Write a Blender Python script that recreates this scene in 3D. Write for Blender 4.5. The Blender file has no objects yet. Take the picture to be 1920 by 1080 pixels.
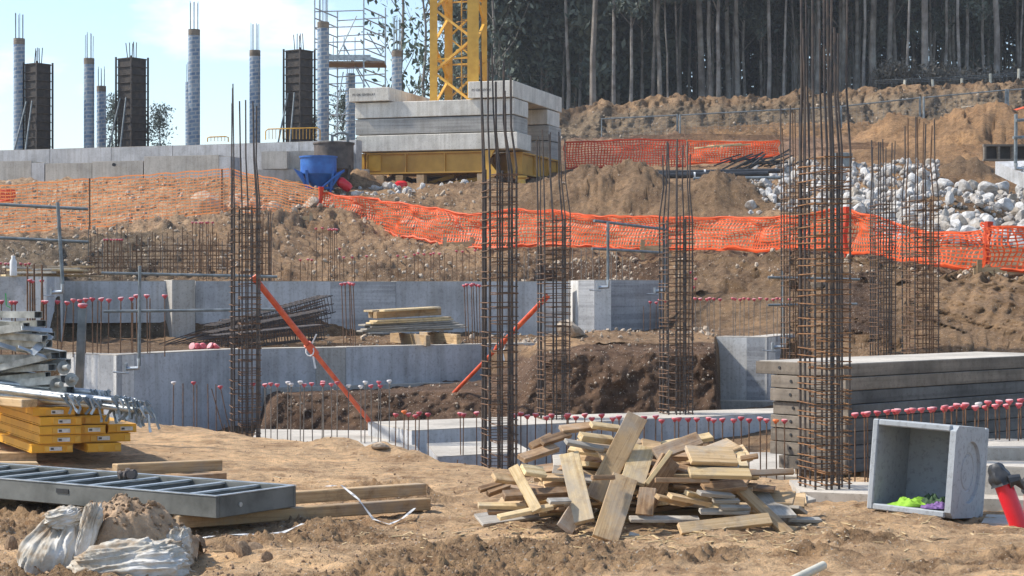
import bpy, bmesh, math, random
import numpy as np
from mathutils import Vector, Matrix, Euler
from mathutils.bvhtree import BVHTree
random.seed(7); rng = np.random.default_rng(7)
R = math.radians
SC = bpy.context.scene
COL = SC.collection
# ---------------------------------------------------------------- camera, sky, sun, exposure
FP, EYE = 3500.0, 1.6                      # focal length in photo pixels, eye height
cam_d = bpy.data.cameras.new('camera'); cam = bpy.data.objects.new('camera', cam_d); COL.objects.link(cam)
cam_d.sensor_width = 36; cam_d.lens = 36 * FP / 1920; cam_d.clip_start = .1; cam_d.clip_end = 6000
cam.location = (0, 0, EYE); cam.rotation_euler = (R(90), 0, 0); SC.camera = cam
SUN_EL = 47; SUN_AZ = (-.99, .10)         # direction towards the sun in plan
az = math.atan2(SUN_AZ[0], SUN_AZ[1])      # clockwise from +Y
sund = bpy.data.lights.new('sun', 'SUN'); sund.energy = 4.0; sund.angle = R(2.5); sund.color = (1, .94, .85)
sun = bpy.data.objects.new('sun', sund); COL.objects.link(sun)
tos = Vector((math.sin(az) * math.cos(R(SUN_EL)), math.cos(az) * math.cos(R(SUN_EL)), math.sin(R(SUN_EL))))
sun.rotation_euler = tos.to_track_quat('Z', 'Y').to_euler(); sun.location = (-30, 0, 60)
W = bpy.data.worlds.new('World'); SC.world = W; W.use_nodes = True
wn, wl = W.node_tree.nodes, W.node_tree.links
wn.clear()
sky = wn.new('ShaderNodeTexSky'); sky.sky_type = 'NISHITA'; sky.sun_disc = False
sky.sun_elevation = R(SUN_EL); sky.sun_rotation = az; sky.dust_density = .7; sky.ozone_density = 2.2; sky.air_density = 1.0
tc = wn.new('ShaderNodeTexCoord'); mp = wn.new('ShaderNodeMapping'); mp.inputs['Scale'].default_value = (1, 1, 2.6)
cn = wn.new('ShaderNodeTexNoise'); cn.inputs['Scale'].default_value = 5.5; cn.inputs['Detail'].default_value = 9; cn.inputs['Roughness'].default_value = .58
cr = wn.new('ShaderNodeValToRGB'); cr.color_ramp.elements[0].position = .54; cr.color_ramp.elements[1].position = .74
mx = wn.new('ShaderNodeMix'); mx.data_type = 'RGBA'; mx.inputs[7].default_value = (8.2, 8.6, 9.0, 1)
bg = wn.new('ShaderNodeBackground'); bg.inputs[1].default_value = .15
wo = wn.new('ShaderNodeOutputWorld')
wl.new(tc.outputs['Generated'], mp.inputs[0]); wl.new(mp.outputs[0], cn.inputs[0]); wl.new(cn.outputs[0], cr.inputs[0])
cm = wn.new('ShaderNodeMath'); cm.operation = 'MULTIPLY'; cm.inputs[1].default_value = .75
wl.new(cr.outputs[0], cm.inputs[0]); wl.new(cm.outputs[0], mx.inputs[0]); wl.new(sky.outputs[0], mx.inputs[6]); wl.new(mx.outputs[2], bg.inputs[0]); wl.new(bg.outputs[0], wo.inputs[0])
SC.view_settings.view_transform = 'Standard'; SC.view_settings.look = 'None'; SC.view_settings.gamma = 1
SC.view_settings.exposure = 0.62
SC.cycles.max_bounces = 6; SC.cycles.transparent_max_bounces = 12

# ---------------------------------------------------------------- helpers
def X(px, D): return (px - 960) / FP * D
def Z(py, D): return EYE + (540 - py) / FP * D
def P(px, py, D): return Vector((X(px, D), D, Z(py, D)))
def PZ(px, z, D): return Vector((X(px, D), D, z))
def lerp(a, b, t): return a + (b - a) * t
def tag(o, label=None, cat=None, group=None, kind=None):
    if label: o['label'] = label
    if cat: o['category'] = cat
    if group: o['group'] = group
    if kind: o['kind'] = kind
    return o
def empty(name, loc=(0, 0, 0), rz=0, label=None, cat=None, group=None):
    o = bpy.data.objects.new(name, None); COL.objects.link(o); o.empty_display_size = .1
    o.location = loc; o.rotation_euler = (0, 0, rz); return tag(o, label, cat, group)
def link(name, me, parent=None, loc=None, rot=None):
    o = bpy.data.objects.new(name, me); COL.objects.link(o)
    if parent: o.parent = parent
    if loc is not None: o.location = loc
    if rot is not None: o.rotation_euler = rot
    return o
def basis(d):
    d = d.normalized(); a = Vector((0, 0, 1)) if abs(d.z) < .9 else Vector((1, 0, 0))
    u = d.cross(a).normalized(); return u, d.cross(u).normalized()
class MB:
    def __init__(s): s.v = []; s.f = []; s.sm = []
    def add(s, vs, fs, smooth=False):
        n = len(s.v); s.v += [tuple(v) for v in vs]; s.f += [tuple(i + n for i in f) for f in fs]; s.sm += [smooth] * len(fs); return s
    def box(s, c, size, M=None):
        x, y, z = [q / 2 for q in size]; c = Vector(c)
        vs = [Vector((i, j, k)) for k in (-z, z) for j in (-y, y) for i in (-x, x)]
        if M is not None: vs = [M @ v for v in vs]
        return s.add([v + c for v in vs], [(0, 2, 3, 1), (4, 5, 7, 6), (0, 1, 5, 4), (2, 6, 7, 3), (0, 4, 6, 2), (1, 3, 7, 5)])
    def bbox(s, size, b=.004, c=(0, 0, 0), M=None):         # bevelled box by chamfering through bmesh
        bm = bmesh.new(); bmesh.ops.create_cube(bm, size=1)
        bmesh.ops.scale(bm, vec=size, verts=bm.verts)
        bmesh.ops.bevel(bm, geom=bm.edges[:], offset=b, segments=1, affect='EDGES')
        c = Vector(c); bm.verts.index_update()
        s.add([(M @ v.co if M is not None else v.co) + c for v in bm.verts], [[v.index for v in f.verts] for f in bm.faces]); bm.free(); return s
    def bar(s, p0, p1, w, h, up=(0, 0, 1)):                  # rectangular bar between two points
        p0, p1 = Vector(p0), Vector(p1); d = (p1 - p0).normalized(); a = Vector(up)
        if abs(d.dot(a)) > .97: a = Vector((0, 1, 0))
        u = d.cross(a).normalized(); v = u.cross(d).normalized()
        vs = [p + u * i * w / 2 + v * j * h / 2 for p in (p0, p1) for (i, j) in ((-1, -1), (1, -1), (1, 1), (-1, 1))]
        return s.add(vs, [(0, 1, 2, 3), (7, 6, 5, 4), (0, 4, 5, 1), (1, 5, 6, 2), (2, 6, 7, 3), (3, 7, 4, 0)])
    def tube(s, pts, r, n=6, caps=True, closed=False):
        pts = [Vector(p) for p in pts]; rr = r if isinstance(r, (list, tuple)) else [r] * len(pts)
        u, v = basis(pts[1] - pts[0]); vs = []; N = len(pts)
        for i, p in enumerate(pts):
            d = (pts[(i + 1) % N if closed else min(i + 1, N - 1)] - pts[(i - 1) % N if closed else max(i - 1, 0)]).normalized()
            u = (u - d * u.dot(d)).normalized(); v = d.cross(u)
            vs += [p + (u * math.cos(a) + v * math.sin(a)) * rr[i] for a in (2 * math.pi * k / n for k in range(n))]
        fs = []
        for i in range(N if closed else N - 1):
            j = (i + 1) % N
            fs += [(i * n + k, i * n + (k + 1) % n, j * n + (k + 1) % n, j * n + k) for k in range(n)]
        if caps and not closed: fs += [tuple(range(n))[::-1], tuple((N - 1) * n + k for k in range(n))]
        return s.add(vs, fs, n > 4)
    def lathe(s, prof, n=16, c=(0, 0, 0), caps=True):
        c = Vector(c); vs = []
        for (r, z) in prof: vs += [c + Vector((r * math.cos(2 * math.pi * k / n), r * math.sin(2 * math.pi * k / n), z)) for k in range(n)]
        fs = [(i * n + k, i * n + (k + 1) % n, (i + 1) * n + (k + 1) % n, (i + 1) * n + k) for i in range(len(prof) - 1) for k in range(n)]
        if caps: fs += [tuple(range(n))[::-1], tuple((len(prof) - 1) * n + k for k in range(n))]
        return s.add(vs, fs, True)
    def prism(s, poly, z0, z1):                              # plan polygon (ccw) extruded in z
        n = len(poly); vs = [(x, y, z0) for x, y in poly] + [(x, y, z1) for x, y in poly]
        return s.add(vs, [tuple(range(n))[::-1], tuple(range(n, 2 * n))] + [(i, (i + 1) % n, n + (i + 1) % n, n + i) for i in range(n)])
    def mesh(s, name, m):
        me = bpy.data.meshes.new(name); me.from_pydata(s.v, [], s.f); me.materials.append(m)
        me.polygons.foreach_set('use_smooth', s.sm); me.update()
        if any(s.sm) and len(s.v) < 9000: me.set_sharp_from_angle(angle=R(38))
        return me
    def build(s, name, m, parent=None, loc=None, rot=None): return link(name, s.mesh(name, m), parent, loc, rot)
# numpy value noise
def _h(i, j, k, sd):
    n = (i * 374761393 + j * 668265263 + k * 2147483647 + sd * 974634777) & 0xFFFFFFFF
    n = ((n ^ (n >> 13)) * 1274126177) & 0xFFFFFFFF
    return ((n ^ (n >> 16)) & 0xFFFF) / 65535.0
def vn(x, y, z=0, sd=0):
    x = np.asarray(x, float); y = np.asarray(y, float); z = np.broadcast_to(np.asarray(z, float), x.shape)
    i, j, k = [np.floor(q).astype(np.int64) for q in (x, y, z)]
    f = [q - w for q, w in ((x, i), (y, j), (z, k))]; f = [q * q * (3 - 2 * q) for q in f]
    def c(a, b, d): return _h(i + a, j + b, k + d, sd)
    x0 = [[c(0, b, d) * (1 - f[0]) + c(1, b, d) * f[0] for b in (0, 1)] for d in (0, 1)]
    y0 = [x0[d][0] * (1 - f[1]) + x0[d][1] * f[1] for d in (0, 1)]
    return (y0[0] * (1 - f[2]) + y0[1] * f[2]) * 2 - 1
def fbm(x, y, z=0, sd=0, o=4, g=.5):
    s = 0; a = 1
    for q in range(o): s = s + a * vn(x * 2 ** q, y * 2 ** q, np.asarray(z) * 2 ** q, sd + q); a *= g
    return s
# ---------------------------------------------------------------- materials
def newmat(name, rough=.8, metal=0, spec=None):
    m = bpy.data.materials.new(name); m.use_nodes = True; b = m.node_tree.nodes['Principled BSDF']
    b.inputs['Roughness'].default_value = rough; b.inputs['Metallic'].default_value = metal
    if spec is not None: b.inputs['Specular IOR Level'].default_value = spec
    return m, m.node_tree.nodes, m.node_tree.links, b
def nz(n, l, vec, scale, detail=6, rough=.6, mscale=None, dist=0):
    t = n.new('ShaderNodeTexNoise'); t.inputs['Scale'].default_value = scale; t.inputs['Detail'].default_value = detail
    t.inputs['Roughness'].default_value = rough; t.inputs['Distortion'].default_value = dist
    if mscale:
        mm = n.new('ShaderNodeMapping'); mm.inputs['Scale'].default_value = mscale; l.new(vec, mm.inputs[0]); vec = mm.outputs[0]
    l.new(vec, t.inputs[0]); return t.outputs[0]
def ramp(n, l, fac, stops):
    r = n.new('ShaderNodeValToRGB'); e = r.color_ramp.elements
    e[0].position, e[0].color = stops[0][0], (*stops[0][1], 1); e[1].position, e[1].color = stops[-1][0], (*stops[-1][1], 1)
    for p, c in stops[1:-1]: q = e.new(p); q.color = (*c, 1)
    l.new(fac, r.inputs[0]); return r.outputs[0]
def mixc(n, l, f, a, b, mode='MIX'):
    m = n.new('ShaderNodeMix'); m.data_type = 'RGBA'; m.blend_type = mode
    for v, i in ((f, 0), (a, 6), (b, 7)):
        if hasattr(v, 'is_linked') or hasattr(v, 'links'): l.new(v, m.inputs[i])
        else: m.inputs[i].default_value = v if i == 0 else (*v, 1)
    return m.outputs[2]
def bump(n, l, b, h, st=.4, dist=.02):
    q = n.new('ShaderNodeBump'); q.inputs['Strength'].default_value = st; q.inputs['Distance'].default_value = dist
    l.new(h, q.inputs['Height']); l.new(q.outputs[0], b.inputs['Normal'])
def vec(n, kind='Object', rand=True):
    t = n.new('ShaderNodeTexCoord')
    if not rand: return t.outputs[kind]
    oi = n.new('ShaderNodeObjectInfo'); mu = n.new('ShaderNodeVectorMath'); mu.operation = 'ADD'
    ms = n.new('ShaderNodeMath'); ms.operation = 'MULTIPLY'; ms.inputs[1].default_value = 37
    l = t.id_data.links; l.new(oi.outputs['Random'], ms.inputs[0]); l.new(t.outputs[kind], mu.inputs[0]); l.new(ms.outputs[0], mu.inputs[1])
    return mu.outputs[0]
def simple(name, c1, c2, scale=8, rough=.7, metal=0, bs=.2, bd=.01, lo=.35, hi=.65, kind='Object'):
    m, n, l, b = newmat(name, rough, metal); v = vec(n, kind); f = nz(n, l, v, scale)
    l.new(ramp(n, l, f, [(lo, c1), (hi, c2)]), b.inputs['Base Color'])
    if bs: bump(n, l, b, nz(n, l, v, scale * 4), bs, bd)
    return m
def concrete(name, c, dark=.62, streak=1.0, band=False, rand=True):
    m, n, l, b = newmat(name, .85); v = vec(n, 'Object', rand)
    f = ramp(n, l, nz(n, l, v, 1.3, 8, .65), [(.3, tuple(q * dark for q in c)), (.55, c), (.75, tuple(min(1, q * 1.18) for q in c))])
    s = ramp(n, l, nz(n, l, v, 5, 5, .6, (2.2, 2.2, .12)), [(.38, (.72, .70, .66)), (.56, (1, 1, 1))])
    f = mixc(n, l, .6 * streak, f, s, 'MULTIPLY')
    sp = ramp(n, l, nz(n, l, v, 26, 4, .7), [(.36, (.62, .6, .57)), (.47, (1, 1, 1))]); f = mixc(n, l, .6, f, sp, 'MULTIPLY')
    if band:
        s2 = ramp(n, l, nz(n, l, v, 2, 3, .5, (.25, .25, 9)), [(.42, (.7, .7, .7)), (.56, (1, 1, 1))]); f = mixc(n, l, .8, f, s2, 'MULTIPLY')
    l.new(f, b.inputs['Base Color']); bump(n, l, b, nz(n, l, v, 22, 6, .7), .35, .012); return m
def wood(name, c1, c2, c3):
    m, n, l, b = newmat(name, .75); v = vec(n)
    g = nz(n, l, v, 9, 8, .65, (.22, 6, 6), .7); k = ramp(n, l, g, [(.32, c1), (.5, c2), (.68, c3)])
    d = ramp(n, l, nz(n, l, v, 7, 6, .7), [(.34, (.5, .45, .4)), (.5, (1, 1, 1)), (.7, (1.0, .97, .9))]); k = mixc(n, l, .7, k, d, 'MULTIPLY')
    gp_ = ramp(n, l, nz(n, l, v, 2.2, 7, .7), [(.50, (0, 0, 0)), (.66, (.75, .75, .75))]); k = mixc(n, l, gp_, k, (.40, .375, .33))
    oi = n.new('ShaderNodeObjectInfo'); rr = ramp(n, l, oi.outputs['Random'], [(0, (.62, .56, .50)), (1, (1.05, 1.0, .95))]); k = mixc(n, l, 1, k, rr, 'MULTIPLY')
    l.new(k, b.inputs['Base Color']); bump(n, l, b, g, .35, .006); return m
M = {}
def dirtyfab():
    m, n, l, b = newmat('white_woven_sack', .9); v = vec(n, 'Object', False)
    k = ramp(n, l, nz(n, l, v, 3.5, 8, .7), [(.40, (.30, .22, .145)), (.50, (.46, .42, .35)), (.62, (.60, .58, .54))]); l.new(k, b.inputs['Base Color']); b.inputs['Specular IOR Level'].default_value = .1
    bump(n, l, b, nz(n, l, v, 30, 8, .7, (1, 1, .3)), .35, .01); return m
M['conc'] = concrete('grey_concrete', (.50, .505, .51)); M['conc_sunlit'] = concrete('sunlit_pale_concrete', (.66, .65, .62), .75)  # second concrete is paler, sunlight painted into left-turned wall faces
M['conc_top'] = concrete('raw_concrete_top', (.50, .455, .385), .62, .3); M['conc_band'] = concrete('board_marked_concrete', (.45, .455, .46), .7, .6, True)
M['conc_warm'] = concrete('weathered_concrete', (.47, .44, .39), .7); M['conc_dirty'] = concrete('dirty_panel_concrete', (.25, .21, .165), .45, .8, True)
M['conc_dark'] = concrete('grimy_shaded_concrete', (.15, .148, .142), .45, .8, True)
M['ballast'] = concrete('ballast_concrete', (.70, .66, .58), .72, 1.0); M['ballast_dark'] = concrete('weathered_ballast', (.45, .43, .39), .7, .7, True)
M['box'] = concrete('precast_concrete', (.36, .385, .40), .85, .2)
M['rust'] = simple('rusty_rebar', (.085, .055, .038), (.22, .12, .065), 14, .85, .2, 0)
M['rebar'] = simple('dark_rebar', (.05, .05, .055), (.13, .10, .08), 9, .7, .5, 0)
M['rust_light'] = simple('orange_rusty_tie', (.12, .055, .025), (.30, .15, .06), 10, .85, .1, 0)
M['rebar_grey'] = simple('dusty_rebar', (.12, .10, .085), (.27, .23, .19), 10, .85, .1, 0)
m, n, l, b = newmat('red_plastic_cap', .55); v = vec(n, 'Object', False); sx = n.new('ShaderNodeSeparateXYZ'); l.new(v, sx.inputs[0]); oi = n.new('ShaderNodeObjectInfo')
mr = n.new('ShaderNodeMapRange'); mr.inputs['From Min'].default_value = .004; mr.inputs['From Max'].default_value = .010; l.new(sx.outputs[2], mr.inputs[0])
k = mixc(n, l, mr.outputs[0], ramp(n, l, oi.outputs['Random'], [(0, (.42, .05, .07)), (1, (.60, .11, .13))]), ramp(n, l, oi.outputs['Random'], [(0, (.62, .24, .25)), (1, (.72, .46, .45))])); l.new(k, b.inputs['Base Color']); M['cap'] = m
M['cap_white'] = simple('dusty_white_cap', (.5, .46, .44), (.72, .68, .66), 12, .6, 0, 0)
M['cap_orange'] = simple('orange_plastic_cap', (.75, .16, .05), (.9, .28, .08), 12, .5, 0, 0)
M['yellow'] = simple('crane_yellow_paint', (.58, .30, .035), (.74, .42, .06), 3, .45, 0, .1)
M['yellow_dark'] = simple('worn_yellow_paint', (.42, .22, .03), (.58, .32, .05), 2, .5, 0, .1)
M['beam_yellow'] = simple('formwork_yellow', (.62, .30, .015), (.74, .38, .02), 5, .45, 0, .1)
M['galv'] = simple('galvanised_steel', (.30, .33, .34), (.52, .55, .56), 9, .42, .6, .15)
M['galv_dull'] = simple('dull_grey_steel', (.13, .15, .155), (.26, .285, .29), 7, .55, .4, .15)
M['alu'] = simple('scraped_aluminium', (.13, .135, .125), (.40, .41, .39), 6, .5, .35, .2)
M['redprop'] = simple('red_prop_paint', (.50, .055, .02), (.68, .13, .045), 9, .5, 0, .1)
M['blue'] = simple('blue_skip_paint', (.015, .085, .32), (.03, .15, .46), 4, .45, 0, .1)
M['skip'] = simple('dirty_steel_skip', (.06, .05, .045), (.16, .13, .11), 3, .7, .3, .2)
M['black'] = simple('black_plastic', (.015, .016, .018), (.04, .042, .045), 6, .5, 0, .3)
M['formply'] = simple('dark_formwork', (.012, .010, .009), (.05, .036, .026), 6, .6, 0, .3)
M['steel_edge'] = simple('formwork_rib_steel', (.03, .025, .022), (.08, .062, .05), 8, .6, .3, .1)
M['wood'] = wood('sawn_pine', (.40, .27, .135), (.58, .42, .23), (.71, .55, .34))
M['wood_pale'] = wood('yellow_shuttering_board', (.56, .41, .20), (.74, .59, .33), (.84, .73, .49))
M['wood_old'] = wood('brown_weathered_board', (.19, .115, .06), (.36, .235, .13), (.52, .37, .22))
M['wood_grey'] = wood('cement_stained_board', (.32, .31, .28), (.46, .45, .41), (.60, .58, .53))
M['fabric'] = dirtyfab()
M['panel'] = simple('dark_cement_smeared_steel', (.07, .074, .066), (.175, .18, .165), 3, .6, .15, .3)
M['vest'] = simple('lime_vest_cloth', (.16, .34, .02), (.27, .50, .04), 9, .8, 0, .3); M['vest_dark'] = simple('dark_green_cloth', (.02, .05, .02), (.05, .10, .04), 9, .8, 0, .3)
M['purple'] = simple('purple_cloth', (.10, .05, .17), (.19, .10, .28), 9, .7, 0, .3)
M['red'] = simple('bright_red_plastic', (.60, .01, .02), (.72, .02, .035), 4, .35, 0, .05)
M['paper'] = simple('white_sticker', (.45, .44, .41), (.68, .67, .64), 20, .6, 0, 0)
M['white'] = simple('white_plastic', (.62, .62, .6), (.8, .8, .79), 9, .5, 0, 0)
M['rock'] = simple('white_quarry_rock', (.38, .35, .31), (.74, .73, .70), 1.4, .9, 0, .6, .06)
m, n, l, b = newmat('white_quarry_rock', .9); v = vec(n); oi = n.new('ShaderNodeObjectInfo')
k = mixc(n, l, .9, ramp(n, l, nz(n, l, v, 2.2, 8, .7), [(.35, (.30, .27, .23)), (.5, (.48, .465, .44)), (.65, (.64, .63, .61))]), ramp(n, l, oi.outputs['Random'], [(0, (.62, .54, .44)), (.3, (.85, .80, .74)), (.55, (.9, .9, .9)), (1, (1, 1, 1))]), 'MULTIPLY'); l.new(k, b.inputs['Base Color']); bump(n, l, b, nz(n, l, v, 7, 6, .7), .6, .05); M['rock'] = m
M['rock_grey'] = simple('mixed_stone_fill', (.24, .20, .16), (.50, .48, .45), 2.0, .9, 0, .6, .04)
M['rock_tan'] = simple('tan_rubble', (.27, .20, .135), (.52, .43, .33), 3, .9, 0, .6, .03)
M['clod'] = simple('dry_soil_clod', (.20, .13, .08), (.40, .28, .18), 7, .95, 0, .7, .02)
M['soil_tan'] = simple('spilled_tan_soil', (.26, .17, .10), (.46, .32, .20), 9, .95, 0, .8, .03)
M['grey_print'] = simple('faded_grey_print', (.25, .25, .26), (.4, .4, .4), 9, .7, 0, 0)
M['bark'] = simple('pale_eucalyptus_bark', (.13, .105, .085), (.34, .31, .27), 1.2, .9, 0, .5, .03)
M['bark_dark'] = simple('dark_trunk_bark', (.12, .105, .09), (.27, .245, .215), 1.2, .95, 0, .5, .03)
M['green_paint'] = simple('green_spray_paint', (.06, .42, .10), (.1, .5, .14), 5, .7, 0, 0)
M['ink'] = simple('black_stencil_ink', (.04, .04, .04), (.09, .09, .09), 20, .8, 0, 0)
M['pipe'] = simple('pale_wooden_pole', (.42, .39, .30), (.62, .60, .50), 4, .7, 0, .2)
def leafmat(name, c1, c2):
    m, n, l, b = newmat(name, .7); v = vec(n, 'Object'); f = nz(n, l, v, .6)
    l.new(ramp(n, l, f, [(.35, c1), (.65, c2)]), b.inputs['Base Color'])
    b.inputs['Subsurface Weight'].default_value = 0
    return m
M['leaf'] = leafmat('eucalyptus_leaf', (.06, .08, .06), (.13, .155, .12)); M['leaf_light'] = leafmat('young_eucalyptus_leaf', (.045, .075, .045), (.10, .14, .085))
M['twig'] = simple('grey_brush_twigs', (.07, .065, .05), (.16, .14, .11), 2, .9, 0, 0)
def netmat(name, c):
    m, n, l, b = newmat(name, .55); v = vec(n); f = nz(n, l, v, 1.2)
    k = ramp(n, l, f, [(.35, tuple(q * .75 for q in c)), (.65, c)]); l.new(k, b.inputs['Base Color'])
    tr = n.new('ShaderNodeBsdfTranslucent'); l.new(k, tr.inputs[0]); ms = n.new('ShaderNodeMixShader'); ms.inputs[0].default_value = .35
    out = n['Material Output']; l.new(b.outputs[0], ms.inputs[1]); l.new(tr.outputs[0], ms.inputs[2]); l.new(ms.outputs[0], out.inputs[0]); return m
M['net'] = netmat('orange_safety_mesh', (.95, .15, .03)); M['net_pale'] = netmat('faded_orange_mesh', (.95, .34, .11)); M['net_red'] = netmat('red_orange_mesh', (.78, .09, .03))
# blue-labelled wrap of the cardboard column tubes
m, n, l, b = newmat('printed_column_wrap', .5); v = vec(n, 'Object', False)
sx = n.new('ShaderNodeSeparateXYZ'); l.new(v, sx.inputs[0]); at = n.new('ShaderNodeMath'); at.operation = 'ARCTAN2'; l.new(sx.outputs[0], at.inputs[0]); l.new(sx.outputs[1], at.inputs[1])
cx = n.new('ShaderNodeCombineXYZ'); am = n.new('ShaderNodeMath'); am.operation = 'MULTIPLY'; am.inputs[1].default_value = .2; l.new(at.outputs[0], am.inputs[0])
tw = n.new('ShaderNodeMath'); tw.operation = 'MULTIPLY_ADD'; tw.inputs[1].default_value = .12; l.new(am.outputs[0], tw.inputs[0]); l.new(sx.outputs[2], tw.inputs[2])
l.new(am.outputs[0], cx.inputs[0]); l.new(tw.outputs[0], cx.inputs[1])
bk = n.new('ShaderNodeTexBrick'); l.new(cx.outputs[0], bk.inputs[0]); bk.inputs['Scale'].default_value = 1; bk.inputs['Brick Width'].default_value = .26; bk.inputs['Row Height'].default_value = .135
bk.inputs['Mortar Size'].default_value = .024; bk.inputs['Color1'].default_value = (.10, .17, .28, 1); bk.inputs['Color2'].default_value = (.24, .31, .38, 1); bk.inputs['Mortar'].default_value = (.35, .38, .40, 1)
k = mixc(n, l, .35, bk.outputs[0], ramp(n, l, nz(n, l, v, 3), [(.35, (.5, .5, .5)), (.6, (1, 1, 1))]), 'MULTIPLY'); l.new(k, b.inputs['Base Color']); M['wrap'] = m
# soil: colour from the painted soil-type and shade attribute, broken up by noise
m, n, l, b = newmat('site_soil', .95, 0, .2); v = vec(n, 'Object', False); at = n.new('ShaderNodeAttribute'); at.attribute_name = 'soil'
a1 = ramp(n, l, nz(n, l, v, .9, 8, .65), [(.36, (.68, .62, .56)), (.48, (1, 1, 1)), (.64, (1.32, 1.28, 1.2))])
a2 = ramp(n, l, nz(n, l, v, 9, 8, .75), [(.36, (.52, .46, .42)), (.47, (1, 1, 1)), (.64, (1.35, 1.3, 1.24))])
a3 = ramp(n, l, nz(n, l, v, 3.2, 9, .72), [(.38, (.66, .59, .53)), (.47, (1, 1, 1)), (.60, (1.2, 1.17, 1.12))])
k = mixc(n, l, .8, mixc(n, l, .9, mixc(n, l, .9, at.outputs[0], a1, 'MULTIPLY'), a2, 'MULTIPLY'), a3, 'MULTIPLY')
st = ramp(n, l, nz(n, l, v, 45, 3, .5), [(.655, (0, 0, 0)), (.69, (1, 1, 1))]); k = mixc(n, l, st, k, (.52, .45, .36))
l.new(k, b.inputs['Base Color'])
mm = n.new('ShaderNodeMath'); mm.operation = 'ADD'; l.new(nz(n, l, v, 14, 10, .75), mm.inputs[0]); l.new(nz(n, l, v, 60, 6, .7), mm.inputs[1])
bump(n, l, b, mm.outputs[0], .85, .06); M['soil'] = m
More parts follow.
